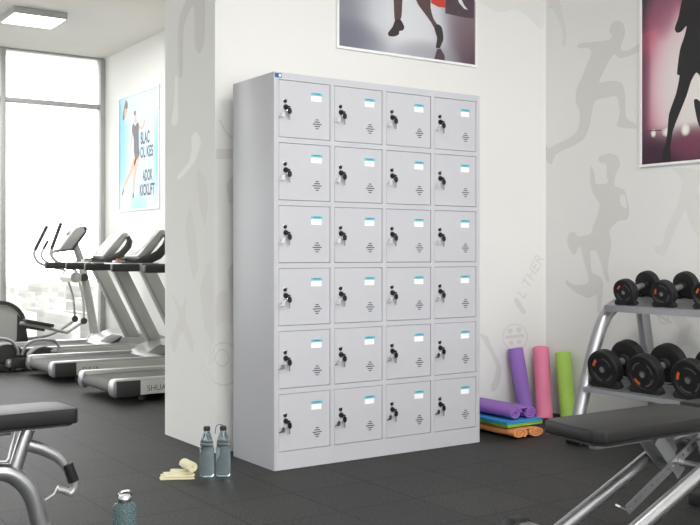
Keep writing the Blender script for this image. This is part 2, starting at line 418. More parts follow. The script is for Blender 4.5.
# window wall: floor to ceiling panes, going on to the left
struct('trim_1', MB().box(-5, XP, YW - 0.02, YW + 0.1, 0, 0.06).box(-5, XP, YW - 0.02, YW + 0.1, HC - 0.02, HC), M_['window_metal'])
xa = onY(2.2, 200, YW).x; xb = onY(101.5, 200, YW).x; pw = xb - xa
ztr = onY(103, 107.5, YW).z
for k in range(6):
    x0 = xb - pw * (k + 1); x1 = xb - pw * k
    o = MB().box(x0 + 0.03, x1 - 0.03, YW + 0.03, YW + 0.04, 0.06, HC - 0.02)
    gl = struct('window_%d' % (k + 1), o, M_['window_glass'], origin=((x0 + x1) / 2, YW + 0.035, 0))
    m = MB().box(x1 - 0.028, x1 + 0.028, YW - 0.05, YW + 0.08, 0.06, HC - 0.02, 0.004)
    m.box(x0 + 0.028, x1 - 0.028, YW - 0.03, YW + 0.08, ztr - 0.022, ztr + 0.022, 0.004)
    m.build('window_frame', M_['window_metal'], gl)

# ---------------------------------------------------------------- city beyond the glass
g = MB().box(-400, 700, 60, 1500, -42, -41)
def city_ground():
    m = bpy.data.materials.new('city_ground'); m.use_nodes = True; nt = m.node_tree; b = nt.nodes['Principled BSDF']
    tc = nt.nodes.new('ShaderNodeTexCoord'); v = nt.nodes.new('ShaderNodeTexVoronoi'); v.inputs['Scale'].default_value = 0.04
    nt.links.new(tc.outputs['Object'], v.inputs['Vector'])
    mx = nt.nodes.new('ShaderNodeMix'); mx.data_type = 'RGBA'; mx.inputs[6].default_value = srgb(142, 144, 128); mx.inputs[7].default_value = srgb(158, 157, 150)  # pale ground tones carry the distance haze
    nt.links.new(v.outputs['Color'], mx.inputs[0]); nt.links.new(mx.outputs[2], b.inputs['Base Color']); b.inputs['Roughness'].default_value = 0.9
    MATS['city_ground'] = m
city_ground()
struct('ground', g, M_['city_ground'])
def building_mat(name, c1, c2):
    m = bpy.data.materials.new(name); m.use_nodes = True; nt = m.node_tree; b = nt.nodes['Principled BSDF']
    tc = nt.nodes.new('ShaderNodeTexCoord'); mp = nt.nodes.new('ShaderNodeMapping'); mp.inputs['Rotation'].default_value = (PI / 2, 0, 0)
    nt.links.new(tc.outputs['Object'], mp.inputs[0])
    br = nt.nodes.new('ShaderNodeTexBrick'); br.offset = 0; br.inputs['Scale'].default_value = 1; br.inputs['Brick Width'].default_value = 5; br.inputs['Row Height'].default_value = 4
    br.inputs['Mortar Size'].default_value = 1.0; br.inputs['Color1'].default_value = srgb(*c2); br.inputs['Color2'].default_value = srgb(*c2); br.inputs['Mortar'].default_value = srgb(*c1)
    nt.links.new(mp.outputs[0], br.inputs['Vector']); nt.links.new(br.outputs['Color'], b.inputs['Base Color']); b.inputs['Roughness'].default_value = 0.9
    MATS[name] = m
building_mat('hazed_wall_warm', (160, 159, 154), (148, 148, 144))  # distance haze is put into these pale, low-contrast wall colours
building_mat('hazed_wall_cool', (166, 166, 163), (156, 156, 153))
city = [(8, 285, 16, 440, 0), (26, 289, 17, 480, 1), (50, 283, 20, 440, 0), (70, 288, 15, 480, 1), (88, 286, 17, 440, 0), (16, 297, 15, 340, 1), (38, 301, 16, 380, 0), (60, 298, 15, 340, 1), (80, 302, 15, 380, 0), (97, 300, 10, 340, 1), (10, 309, 13, 260, 0), (32, 313, 12, 230, 1), (54, 311, 13, 260, 0), (76, 315, 11, 230, 1), (94, 314, 10, 260, 0)]
names = ['widest pale tower block seen beyond the far window', 'pale block']
for i, (px, py, wd, Y, k) in enumerate(city):
    c = onY(px, py, Y); hw = wd * Y / F * 0.40
    o = MB().box(c.x - hw, c.x + hw, Y, Y + 22, -41, c.z)
    if i % 3 == 0: o.box(c.x - hw * 0.4, c.x + hw * 0.2, Y + 5, Y + 12, c.z, c.z + 3)
    b = o.build('building', M_['hazed_wall_cool' if k else 'hazed_wall_warm'], origin=(c.x, Y + 11, -41))
    tag(b, 'hazy pale city building far below, seen through the window', 'building', 'hazy city buildings beyond the window')

# ---------------------------------------------------------------- ceiling lamps (one seen, the rest are added, unseen, to brighten both rooms)
def lamp(x0, x1, y0, y1, label, src=None):
    t = thing('ceiling_light', label, 'ceiling light', ((x0 + x1) / 2, (y0 + y1) / 2, HC), 'square ceiling light panels')
    MB().box(x0, x1, y0, y1, HC - 0.06, HC, 0.003).build('housing', M_['window_metal'], t)
    MB().box(x0 + 0.012, x1 - 0.012, y0 + 0.012, y1 - 0.012, HC - 0.063, HC - 0.058).build('diffuser', M_['lamp_diffuser'], t)
    return t
L0 = lamp(2.39, 2.87, 8.84, 9.30, 'square surface-mounted light panel on the ceiling near the window')

ADDED_LAMPS = []
for (ax, ay, lb) in ((1.0, 8.84, 'added unseen light panel over the left of the far room'), (2.3, -0.6, 'added unseen light panel over the near room, to the right of the camera'), (0.2, -0.6, 'added unseen light panel over the near room, behind the camera'), (2.3, 1.6, 'added unseen light panel over the near room, in front of the benches'), (-1.6, 1.6, 'added unseen light panel over the near room, at the far left')):
    lt = copy_tree(L0, loc=(ax + 0.24, ay + 0.23, HC), label=lb); ADDED_LAMPS.append(lt)
# ---------------------------------------------------------------- posters
def poster_frame(t, axis, u0, u1, z0, z1, plane):
    d = 0.016; b = 0.014
    if axis == 'y': f = lambda a0, a1, c0, c1, e=0: (a0, a1, plane - d, plane - 0.001, c0, c1)
    else: f = lambda a0, a1, c0, c1, e=0: (plane - d, plane - 0.001, a0, a1, c0, c1)
    m = MB()
    m.box(*f(u0, u1, z0, z0 + b)).box(*f(u0, u1, z1 - b, z1)).box(*f(u0, u0 + b, z0 + b, z1 - b)).box(*f(u1 - b, u1, z0 + b, z1 - b))
    m.build('frame', M_['poster_white'], t)

# legs poster over the lockers
x0 = onY(335.6, 50, YB).x; x1 = onY(475.6, 67, YB).x; z0 = onY(336.7, 48.4, YB).z; z1 = z0 + 0.72
print('legs poster', x0, x1, z0)
t = thing('poster', 'framed poster of running legs on pale track, above the lockers', 'poster', ((x0 + x1) / 2, YB, z0))
poster_frame(t, 'y', x0, x1, z0, z1, YB)
W = x1 - x0
print_mat('print_legs', (196, 198, 206), [
    (-W * 0.5, 0.0, 0.27, 0.9, (104, 106, 120), 0.75), (-W * 0.5, 0.05, 0.5, 0.16, (112, 114, 128), 0.8), (W * 0.0, 0.25, 0.3, 0.35, (222, 224, 228), 0.9),
    (W * 0.5, 0.02, 0.30, 0.42, (92, 72, 82), 1.0), (W * 0.42, 0.3, 0.22, 0.3, (120, 98, 106), 0.8), (W * 0.12, 0.02, 0.3, 0.12, (150, 148, 158), 0.7), (0, 0.75, 0.7, 0.3, (90, 80, 92), 0.8)], 'X')
m = MB(); yb = YB - 0.008
m.box(x0 + 0.012, x1 - 0.012, yb, YB - 0.002, z0 + 0.012, z1 - 0.012, mi=0)
mats_l = [M_['print_legs'], M_['silhouette'], mat('print_red', (206, 66, 52), 0.5, noise=0.15, nscale=12), mat('print_skin_shade', (92, 74, 70), 0.5, noise=0.15, nscale=25), mat('print_track', (84, 70, 78), 0.5, noise=0.2, nscale=20), mat('shoe_dark', (58, 52, 54), 0.5, noise=0.2, nscale=40), mat('print_white', (226, 224, 222), 0.5, noise=0.05)]
fl = lambda pts, mi, o=0.0005: decal(m, zz(320, 0, 3.889, pts), onY, yb, mi, (0, -o, 0))
fl([(430, -20), (485, -20), (487, 30), (460, 27), (432, 12)], 2)
fl([(487, -40), (598, -60), (598, 72), (560, 68), (487, 52)], 4)
fl([(535, -10), (545, -12), (560, 20), (575, 38), (560, 34), (540, 10)], 6, 0.001)
fl([(283, -40), (320, -40), (319, 20), (317, 60), (310, 80), (292, 82), (288, 50), (286, 0)], 3, 0.001)
fl([(368, -30), (425, -40), (430, 30), (440, 70), (456, 98), (444, 108), (430, 84), (405, 50), (380, 15)], 3, 0.001)
fl([(292, 78), (310, 76), (318, 84), (327, 104), (322, 118), (308, 121), (306, 134), (288, 142), (268, 140), (264, 128), (282, 104)], 5, 0.0015)
fl([(444, 106), (456, 94), (472, 105), (478, 130), (479, 155), (472, 172), (466, 186), (454, 188), (450, 180), (455, 150), (448, 125)], 5, 0.0015)
fl([(455, 192), (468, 188), (484, 215), (486, 238), (443, 232)], 4, 0.001)
fl([(283, -40), (260, -100), (270, -180), (420, -180), (425, -40), (368, -30), (345, -90), (320, -40)], 1, 0.001)
m.build('print', mats_l, t)

# runner poster on the right wall
yL = onX(641.0, 100, XR).y; z0 = onX(641.3, 167.5, XR).z; z1 = z0 + 1.15; yR = yL - 0.95
print('runner poster', yL, z0)
t = thing('poster', 'framed poster of dark runner silhouette against pink stadium glow, right wall', 'poster', (XR, (yL + yR) / 2, z0))
poster_frame(t, 'x', yR, yL, z0, z1, XR)
cy = (yL + yR) / 2; h = (yL - yR) / 2
q = lambda a, b: (onX(600 + a / 3.09, b / 3.09, XR).y - cy, onX(600 + a / 3.09, b / 3.09, XR).z - z0)
def bl(a, b, ra, rb, c, s):
    u, v = q(a, b); return (u, v, ra, rb, c, s)
print_mat('print_runner', (58, 56, 68), [
    bl(190, 130, 0.30, 0.10, (206, 110, 122), 0.8), bl(150, 120, 0.2, 0.05, (176, 92, 92), 0.9), bl(215, 240, 0.28, 0.62, (212, 116, 142), 0.9), bl(240, 260, 0.24, 0.50, (232, 190, 204), 1.0),
    bl(300, 260, 0.34, 0.50, (232, 226, 222), 1.0), bl(200, 30, 0.1, 0.2, (140, 90, 112), 0.6),
    bl(160, 490, 0.7, 0.20, (64, 36, 56), 1.0), bl(290, 440, 0.22, 0.12, (120, 60, 84), 0.9),
    bl(168, 412, 0.022, 0.028, (250, 244, 236), 1.0), bl(212, 408, 0.045, 0.032, (250, 244, 236), 1.0), bl(267, 401, 0.035, 0.040, (252, 246, 240), 1.0),
    bl(135, 260, 0.07, 0.5, (70, 52, 72), 0.6)], 'Y')
m = MB(); xb_ = XR - 0.008
m.box(xb_, XR - 0.002, yR + 0.012, yL - 0.012, z0 + 0.012, z1 - 0.012, mi=0)
fr = lambda pts, mi, o=0.0005: decal(m, zz(600, 0, 3.09, pts), onX, xb_, mi, (-o, 0, 0))
fr([(260, -30), (250, 15), (242, 55), (231, 88), (238, 101), (252, 97), (268, 80), (260, 115), (247, 155), (238, 228), (246, 234), (235, 290), (214, 350), (209, 400), (204, 440), (194, 468), (191, 492), (206, 498), (219, 496), (217, 455), (227, 400), (246, 350), (268, 295), (282, 250), (298, 224), (312, 240), (330, 262), (345, 300), (362, 300), (372, 250), (368, 180), (358, 100), (380, 60), (410, 20), (420, -30), (390, -60), (360, -90), (355, -140), (320, -160), (300, -130), (300, -90), (270, -70)], 1)
fr([(290, 312), (300, 306), (318, 318), (350, 300), (362, 300), (350, 340), (322, 380), (308, 392), (298, 360)], 1)
fr([(135, 404), (190, 401), (190, 404), (135, 407)], 2, 0.0003)
m.build('print', [M_['print_runner'], M_['silhouette'], M_['print_skin_shade']], t)

# blue poster in the far room
yl = onX(119.6, 150, XP).y; yr = onX(160.3, 150, XP).y
zt = onX(160, 84.5, XP).z; zb = onX(120, 212, XP).z
print('blue poster', yl, yr, zt, zb)
t = thing('poster', 'pale blue poster of a jumping athlete with dark lettering, far wall by the treadmills', 'poster', (XP, (yl + yr) / 2, zb))
poster_frame(t, 'x', yr, yl, zb, zt, XP)
cy = (yl + yr) / 2; hw = (yl - yr) / 2; H = zt - zb
print_mat('print_blue', (186, 216, 230), [(hw, H * 0.6, 0.35, 0.7, (98, 182, 208), 0.9), (-hw, H * 0.45, 0.2, 0.55, (92, 174, 204), 0.9), (0, H * 0.9, 0.5, 0.3, (196, 212, 222), 0.9),
    (-0.1, 0.3, 0.3, 0.3, (182, 214, 226), 0.8), (hw * 0.8, 0.05, 0.3, 0.3, (196, 206, 224), 0.9), (0, 0.0, 0.3, 0.2, (120, 190, 210), 0.7)], 'Y')
m = MB(); xp_ = XP - 0.008
m.box(xp_, XP - 0.002, yr + 0.012, yl - 0.012, zb + 0.012, zt - 0.012, mi=0)
fb = lambda pts, mi, o=0.0006: decal(m, pts, onX, xp_, mi, (-o, 0, 0))
A = lambda pts: zz(110, 80, 7.5, pts); B = lambda pts: zz(110, 145, 7.5, pts)
fb(A([(118, 150), (130, 165), (134, 195), (126, 225), (112, 235), (108, 290), (98, 305), (96, 280), (104, 220), (112, 180)]), 3)
fb(A([(112, 210), (128, 222), (130, 240), (118, 275), (110, 300), (108, 250)]), 1, 0.001)
fb(A([(183, 228), (194, 232), (194, 262), (184, 268), (178, 250)]), 3)
fb(A([(186, 262), (194, 262), (204, 318), (180, 322)]), 1)
fb(A([(168, 360), (176, 380), (168, 440), (160, 500), (150, 540), (146, 520), (158, 440)]), 1)
fb(A([(212, 330), (240, 350), (262, 280), (268, 240), (262, 330), (240, 375), (214, 360)]), 1)
fb(A([(178, 325), (190, 345), (206, 318), (216, 330), (216, 400), (218, 500), (222, 560), (195, 600), (180, 540), (178, 440), (166, 385), (168, 345)]), 4, 0.0012)
fb(B([(190, 80), (222, 78), (210, 150), (190, 260), (182, 370), (172, 370), (176, 240)]), 1)
fb(B([(182, 75), (196, 100), (178, 180), (150, 240), (110, 320), (96, 350), (104, 300), (140, 210)]), 1)
fb(B([(104, 320), (106, 345), (92, 385), (88, 370)]), 3, 0.001)
fb(B([(172, 360), (182, 365), (178, 395), (168, 400)]), 3, 0.001)
exv = Vector((0, -1, 0)); eyv = Vector((0, 0, 1))
for (txt, cx_, cy_, hpx, wpx) in (('BLAC', 145, 138, 13, 9), ('OL KES', 146.5, 152, 12, 13), ('ADOK', 147.5, 175.5, 12, 10), ('KICKLIFT', 147, 190, 12, 15)):
    vs, fs = text_mesh(txt, 1.0, 0.035)
    wx = max(v.x for v in vs) - min(v.x for v in vs); wy = max(v.y for v in vs) - min(v.y for v in vs)
    c = onX(cx_, cy_, xp_ - 0.0008); ww = abs(onX(cx_ + wpx / 2, cy_, xp_).y - onX(cx_ - wpx / 2, cy_, xp_).y); hh = onX(cx_, cy_ - hpx / 2, xp_).z - onX(cx_, cy_ + hpx / 2, xp_).z
    m.add([c + exv * (v.x * ww / wx) + eyv * (v.y * hh / wy) for v in vs], fs, 2)
m.build('print', [M_['print_blue'], M_['skin_print'], M_['text_print'], M_['hair_print'], M_['dress_print']], t)

# ================================================================== the lockers
LX0, LX1, LY0, LY1, LH = 2.249, 3.510, 3.956, 4.366, 1.85
DW, DH, DZ0 = 0.285, 0.269, 0.084
GX = (LX1 - LX0 - 2 * 0.025 - 4 * DW) / 3.0
PZ = 0.2928
t = thing('locker_cabinet', 'tall light grey steel locker cabinet with twenty-four small doors', 'lockers', ((LX0 + LX1) / 2, (LY0 + LY1) / 2, 0))
b = MB()
b.box(LX0, LX0 + 0.012, LY0, LY1, 0, LH, 0.0015); b.box(LX1 - 0.012, LX1, LY0, LY1, 0, LH, 0.0015)
b.box(LX0 + 0.012, LX1 - 0.012, LY0 + 0.012, LY1, LH - 0.015, LH - 0.001); b.box(LX0 + 0.012, LX1 - 0.012, LY1 - 0.012, LY1 - 0.001, 0, LH - 0.015)
# face frame: stiles and rails, and a sheet behind the door gaps, coloured dark as their shade
xs = [LX0 + 0.025 + i * (DW + GX) for i in range(4)]; zs = [DZ0 + j * PZ for j in range(6)]
fy0, fy1 = LY0, LY0 + 0.018
b.box(LX0 + 0.012, xs[0], fy0, fy1, 0, LH - 0.001)
for i in range(3): b.box(xs[i] + DW, xs[i + 1], fy0, fy1, DZ0, LH - 0.033)
b.box(xs[3] + DW, LX1 - 0.012, fy0, fy1, 0, LH - 0.001)
b.box(xs[0], xs[3] + DW, fy0, fy1, 0, DZ0)
b.box(xs[0], xs[3] + DW, fy0, fy1, zs[5] + DH, LH - 0.001)
for j in range(5):
    for i in range(4): b.box(xs[i], xs[i] + DW, fy0, fy1, zs[j] + DH, zs[j + 1])
b.box(LX0 + 0.012, LX1 - 0.012, fy1, fy1 + 0.003, 0.01, LH - 0.02, mi=1)
b.build('body', [M_['locker_grey'], M_['gap_shade']], t)
bd = MB().box(LX0 + 0.004, LX0 + 0.040, LY0 - 0.002, LY0 + 0.001, LH - 0.026, LH - 0.006, 0.0008)
_n = 16
_o = [Vector((LX0 + 0.030 + 0.0065 * math.cos(2 * PI * k / _n), LY0 - 0.0026, LH - 0.016 + 0.0065 * math.sin(2 * PI * k / _n))) for k in range(_n)]
bd.add(_o, [tuple(range(_n))], 1)
FLATS.add('badge')
bdo = bd.build('badge', [M_['badge_blue'], M_['label_white']], t); bdo['label'] = 'small blue maker badge'
def make_door(x, z):
    g = 0.0022
    d = MB().box(x + g, x + DW - g, fy0 + 0.001, fy0 + 0.015, z + g, z + DH - g, 0.0012, 1)
    dn = d.build('door', M_['locker_grey'], t)
    top = z + DH; y = fy0 + 0.001
    v = MB()
    for k, wv in enumerate((0.016, 0.030, 0.050, 0.030, 0.016)):
        zc = top - 0.174 - k * 0.0105
        v.box(x + 0.211 - wv / 2, x + 0.211 + wv / 2, y - 0.0012, y + 0.001, zc - 0.0021, zc + 0.0021)
    v.build('vent_slots', M_['vent_dark'], dn)
    l = MB().box(x + 0.178, x + 0.235, y - 0.001, y + 0.001, top - 0.087, top - 0.061, mi=0)
    l.box(x + 0.178, x + 0.240, y - 0.0016, y + 0.001, top - 0.060, top - 0.047, mi=1)
    l.box(x + 0.190, x + 0.226, y - 0.0019, y + 0.001, top - 0.053, top - 0.050, mi=2)
    l.build('name_label', [M_['label_white'], M_['label_teal'], M_['badge_blue']], dn)
    R = Matrix.Rotation(PI / 2, 4, 'X')
    k = MB().lathe([(0.0085, 0), (0.0085, 0.006), (0.006, 0.009), (0.003, 0.009)], 14, 0, Matrix.Translation((x + 0.034, y, top - 0.100)) @ R)
    k.box(x + 0.024, x + 0.046, y - 0.003, y, top - 0.096, top - 0.090, 0.001, mi=1)
    k.build('hasp', [M_['black_plastic'], M_['chrome']], dn)
    k = MB().lathe([(0.013, 0), (0.013, 0.004), (0.0105, 0.010), (0.009, 0.014), (0.004, 0.014)], 16, 0, Matrix.Translation((x + 0.038, y, top - 0.127)) @ R)
    k.box(x + 0.036, x + 0.052, y - 0.022, y - 0.012, top - 0.131, top - 0.123, 0.002)
    k.build('lock', M_['black_plastic'], dn)
    k = MB()
    yk = y - 0.019
    k.prism([(x + 0.040, top - 0.136), (x + 0.047, top - 0.131), (x + 0.056, top - 0.134), (x + 0.060, top - 0.147), (x + 0.057, top - 0.158), (x + 0.049, top - 0.162), (x + 0.041, top - 0.157), (x + 0.038, top - 0.146)], yk - 0.003, yk + 0.003, 'y', 0.001, 1)
    k.box(x + 0.0455, x + 0.0515, yk - 0.001, yk + 0.001, top - 0.187, top - 0.158, mi=1)
    k.build('key', [M_['black_plastic'], M_['steel_grey']], dn)
    k = MB()
    k.prism([(x + 0.008, top - 0.158), (x + 0.018, top - 0.150), (x + 0.027, top - 0.158), (x + 0.025, top - 0.172), (x + 0.016, top - 0.178), (x + 0.008, top - 0.170)], yk + 0.004, yk + 0.006, 'y')
    k.bar((x + 0.010, yk + 0.005, top - 0.170), (x - 0.004, yk + 0.005, top - 0.176), 0.0015, 0.006)
    k.tube([(x + 0.022, yk + 0.005, top - 0.156), (x + 0.030, yk, top - 0.146), (x + 0.040, yk, top - 0.142)], 0.0009, 6)
    k.build('spare_key', M_['chrome'], dn)
    return dn
d0 = make_door(xs[0], zs[0])
for i in range(4):
    for j in range(6):
        if i == 0 and j == 0: continue
        c = copy_tree(d0, loc=(xs[i] - xs[0], 0, zs[j] - zs[0]), parent=t)
WS = 4.65; EXPO = 0.0; LP = 41; LF = 54
# ================================================================== yoga mats
def roll(mb, a, b, R, turns=2.8, sq=1.0, up=(0, 0, 1), r0=0.012, mi=0, n=22, ph=0.0):
    """a sheet wound into a spiral; a to b is the roll axis"""
    a = Vector(a); b = Vector(b); d = (b - a).normalized(); u = Vector(up); r = d.cross(u).normalized(); u = r.cross(d).normalized()
    N = int(turns * n); pitch = (R - r0) / turns; th = pitch * 0.76
    def P(t, rr, base):
        ang = ph - 2 * PI * t
        return base + r * (math.cos(ang) * rr) + u * (math.sin(ang) * rr * sq)
    vs = []; 
    for i in range(N + 1):
        t = i / n; rr = r0 + pitch * t
        if t < 0.15: thk = th * (0.3 + 0.7 * t / 0.15)
        else: thk = th
        for base, ins in ((a, 0), (b, 0)):
            vs.append(P(t, rr, base)); vs.append(P(t, rr - thk, base))
    fs = []
    for i in range(N):
        o = 4 * i; p = o + 4
        fs += [(o, p, p + 2, o + 2), (o + 1, o + 3, p + 3, p + 1), (o, o + 1, p + 1, p), (o + 2, p + 2, p + 3, o + 3)]
    fs += [(0, 2, 3, 1), (4 * N, 4 * N + 1, 4 * N + 3, 4 * N + 2)]
    mb.add(vs, fs, mi)
def standing(a, b, R, m, label, ph, rs):
    mb = MB(); a = Vector(a); b = Vector(b)
    roll(mb, a, b, R, up=(0, 1, 0), ph=ph)
    o = mb.build('yoga_mat', m, origin=(a.x, a.y, 0)); tag(o, label, 'yoga mat')
    md = o.modifiers.new('bevel', 'BEVEL'); md.width = 0.002; md.segments = 2; md.limit_method = 'ANGLE'; md.angle_limit = math.radians(60)
    return o
standing((4.20, 4.31, 0.004), (4.205, 4.419, 0.425), 0.055, M_['mat_purple'], 'purple rolled exercise mat standing upright against the back wall', 0.6, 1)
standing((4.272, 4.240, 0.004), (4.408, 4.405, 0.415), 0.056, M_['mat_pink'], 'pink rolled exercise mat standing upright in the corner', 2.2, 2)
standing((4.405, 4.170, 0.004), (4.470, 4.280, 0.395), 0.055, M_['mat_green'], 'light green rolled exercise mat standing against the right wall', 1.1, 3)

SX, SY0, SY1 = 3.805, 3.925, 4.44
def folded(name, z0, th, layers, m, label, dx=0.0, w=0.29, dy=0.0):
    """sheet folded to a stack of layers, the folds alternate left and right"""
    mb = MB(); t = th / layers
    cx = SX + dx
    # outline of the folded strip in x-z, walked along its centre, then thickened
    path = []
    for k in range(layers):
        zc = z0 + t * (k + 0.5); l, r = (cx - w / 2, cx + w / 2)
        a, b = ((l, r) if k % 2 == 0 else (r, l))
        path.append((a, zc)); path.append(((a + b) / 2, zc + 0.001)); path.append((b, zc))
        if k < layers - 1:
            s = 1 if b > a else -1
            path.append((b + s * t * 0.55, zc + t * 0.5))
    hh = t * 0.40; L = []; Rr = []
    for i, p in enumerate(path):
        q0 = Vector(path[max(i - 1, 0)]); q1 = Vector(path[min(i + 1, len(path) - 1)]); d = (q1 - q0).normalized(); nn = Vector((-d.y, d.x))
        L.append(Vector(p) + nn * hh); Rr.append(Vector(p) - nn * hh)
    n = len(path); y0, y1 = SY0 + dy, SY1 + dy
    vs = []
    for p in L + Rr: vs += [(p.x, y0, p.y), (p.x, y1, p.y)]
    fs = []
    for i in range(n - 1):
        a, b, c, d = 2 * i, 2 * i + 2, 2 * (n + i), 2 * (n + i) + 2
        fs += [(a, b, b + 1, a + 1), (c, c + 1, d + 1, d), (a, c, d, b), (a + 1, b + 1, d + 1, c + 1)]
    fs += [(0, 1, 2 * n + 1, 2 * n), (2 * n - 2, 4 * n - 2, 4 * n - 1, 2 * n - 1)]
    mb.add(vs, fs)
    return tag(mb.build(name, m, origin=(cx, (SY0 + SY1) / 2, z0)), label, 'yoga mat')
def double_roll(z0, R, sq, m, label, dx, dy, sp, ph=0.0):
    mb = MB(); zc = z0 + R * sq
    for s in (-1, 1):
        roll(mb, (SX + dx + s * sp / 2, SY0 + dy, zc), (SX + dx + s * sp / 2, SY1 + dy, zc), R, turns=2.3, sq=sq, r0=0.010, ph=ph + (0 if s < 0 else PI), n=20)
    mb.box(SX + dx - sp / 2, SX + dx + sp / 2, SY0 + dy + 0.002, SY1 + dy - 0.002, zc + R * sq * 0.62, zc + R * sq * 0.80)
    return tag(mb.build('yoga_mat', m, origin=(SX + dx, (SY0 + SY1) / 2, z0)), label, 'yoga mat')
double_roll(0.0005, 0.060, 0.52, M_['mat_orange'], 'orange mat rolled from both ends at the bottom of the floor stack', 0.0, -0.035, 0.128, 1.0)
folded('yoga_mat', 0.064, 0.017, 2, M_['mat_lime'], 'thin lime green folded mat between the blue and orange mats', 0.0, 0.255, -0.008)
folded('yoga_mat', 0.0815, 0.017, 2, M_['mat_blue'], 'blue folded mat directly under the purple double roll', -0.01, 0.26, -0.015)
double_roll(0.0995, 0.0475, 0.76, M_['mat_violet'], 'purple mat rolled from both ends on top of the floor stack', -0.005, 0.0, 0.112, 2.0)

# ================================================================== water bottles
def bottle(loc, label, cat='bottle'):
    t = thing('water_bottle', label, cat, loc); local(t)
    m = MB().lathe([(0.001, 0.004), (0.018, 0.002), (0.028, 0.0), (0.032, 0.006), (0.033, 0.015), (0.033, 0.125), (0.031, 0.133), (0.028, 0.137), (0.028, 0.141), (0.0295, 0.144), (0.0295, 0.150), (0.027, 0.154), (0.027, 0.158), (0.024, 0.172), (0.018, 0.190), (0.0135, 0.200), (0.0135, 0.208), (0.001, 0.208)], 32)
    m.build('bottle_body', M_['water_glass'], t)
    m = MB().lathe([(0.0282, 0.1375), (0.0305, 0.1385), (0.0305, 0.1405), (0.0282, 0.1415)], 32).lathe([(0.027, 0.1535), (0.0292, 0.1545), (0.0292, 0.1575), (0.027, 0.1585)], 32)
    m.build('neck_band', M_['bottle_cap'], t)
    m = MB().lathe([(0.001, 0.206), (0.0135, 0.206), (0.0145, 0.208), (0.0145, 0.222), (0.0125, 0.226), (0.001, 0.226)], 20)
    for k in range(14):
        a = 2 * PI * k / 14; c, s = math.cos(a), math.sin(a)
        m.bar((0.0146 * c, 0.0146 * s, 0.209), (0.0146 * c, 0.0146 * s, 0.221), 0.0012, 0.0012, (c, s, 0))
    m.build('cap', M_['bottle_cap'], t)
    return t
b1 = bottle((1.948, 4.04, 0), 'clear water bottle with dark cap, nearer the folded towel')
b2 = copy_tree(b1, loc=(2.014, 4.008, 0), label='clear water bottle with a looped cap cord, nearer the lockers')
s = MB().tube([(0.002, 0.0, 0.2262), (-0.006, 0.004, 0.231), (-0.018, 0.010, 0.232), (-0.027, 0.016, 0.222), (-0.030, 0.018, 0.205), (-0.0305, 0.018, 0.190)], 0.0016, 8, smooth=5)
st = s.build('cord', M_['bottle_cap'], local(b2))

t = thing('drinking_bottle', 'teal glass flask with shiny metal screw cap at the bottom edge', 'bottle', (1.149, 2.977, 0)); local(t)
m = MB().lathe([(0.001, 0.004), (0.030, 0.0), (0.036, 0.004), (0.0375, 0.012), (0.0375, 0.196), (0.0355, 0.206), (0.030, 0.214), (0.022, 0.218), (0.020, 0.222), (0.001, 0.222)], 36)
m.build('bottle_body', M_['teal_glass'], t)
m = MB().lathe([(0.001, 0.218), (0.0205, 0.218), (0.0215, 0.221), (0.0215, 0.236), (0.0195, 0.240), (0.001, 0.241)], 28)
m.build('cap', M_['chrome'], t)
m = MB().tube([(-0.019, 0.004, 0.234), (-0.017, 0.001, 0.247), (-0.004, -0.004, 0.255), (0.012, -0.006, 0.254), (0.019, -0.004, 0.246), (0.020, -0.002, 0.234)], 0.0035, 10, smooth=5, flat=1.0)
m.build('carry_loop', M_['chrome'], t)

# ================================================================== towel
t = thing('towel', 'pale yellow towel folded flat with one end rolled, beside the bottles', 'towel', (1.83, 4.09, 0))
def cloth(mb, x0, x1, y0, y1, z, th, rot, amp, seed):
    rnd = random.Random(seed); nx, ny = 14, 10; c = Vector(((x0 + x1) / 2, (y0 + y1) / 2, 0)); R = Matrix.Rotation(rot, 3, 'Z')
    ph = [rnd.uniform(0, 6) for _ in range(4)]
    def hz(u, v): return amp * (math.sin(u * 5 + ph[0]) * math.cos(v * 4 + ph[1]) + 0.5 * math.sin(u * 11 + ph[2] + v * 3))
    vs = []
    for top in (1, 0):
        for j in range(ny + 1):
            for i in range(nx + 1):
                u, v = i / nx, j / ny
                e = min(u, 1 - u, v, 1 - v); rr = min(1, e / 0.06)
                zz_ = z + (th * (0.55 + 0.45 * math.sqrt(rr)) + hz(u, v) + amp * 1.5 if top else 0)
                p = Vector((x0 + (x1 - x0) * u + 0.003 * math.sin(v * 9 + ph[3]), y0 + (y1 - y0) * v + 0.003 * math.sin(u * 7 + ph[1]), 0)); p = R @ (p - c) + c; p.z = zz_
                vs.append(p)
    M = (nx + 1) * (ny + 1); fs = []
    for j in range(ny):
        for i in range(nx):
            a = j * (nx + 1) + i; fs.append((a, a + 1, a + nx + 2, a + nx + 1)); fs.append((M + a, M + a + nx + 1, M + a + nx + 2, M + a + 1))
    per = [i for i in range(nx + 1)] + [j * (nx + 1) + nx for j in range(1, ny + 1)] + [ny * (nx + 1) + i for i in range(nx - 1, -1, -1)] + [j * (nx + 1) for j in range(ny - 1, 0, -1)]
    for k in range(len(per)):
        a, b = per[k], per[(k + 1) % len(per)]; fs.append((a, M + a, M + b, b))
    mb.add(vs, fs)
rz = -0.45
m = MB()
cloth(m, 1.755, 1.905, 4.045, 4.150, 0.0005, 0.006, rz, 0.0012, 1); cloth(m, 1.770, 1.900, 4.050, 4.145, 0.0105, 0.006, rz + 0.14, 0.0014, 2); cloth(m, 1.800, 1.905, 4.062, 4.140, 0.0205, 0.005, rz - 0.10, 0.0014, 3)
m.build('folded_layers', M_['towel'], t)
m = MB(); roll(m, onZ(184.5, 463.5, 0.0555), onZ(192.5, 467.5, 0.0555), 0.0265, turns=3.2, sq=0.96, r0=0.006, ph=1.0)
m.build('rolled_end', M_['towel'], t)

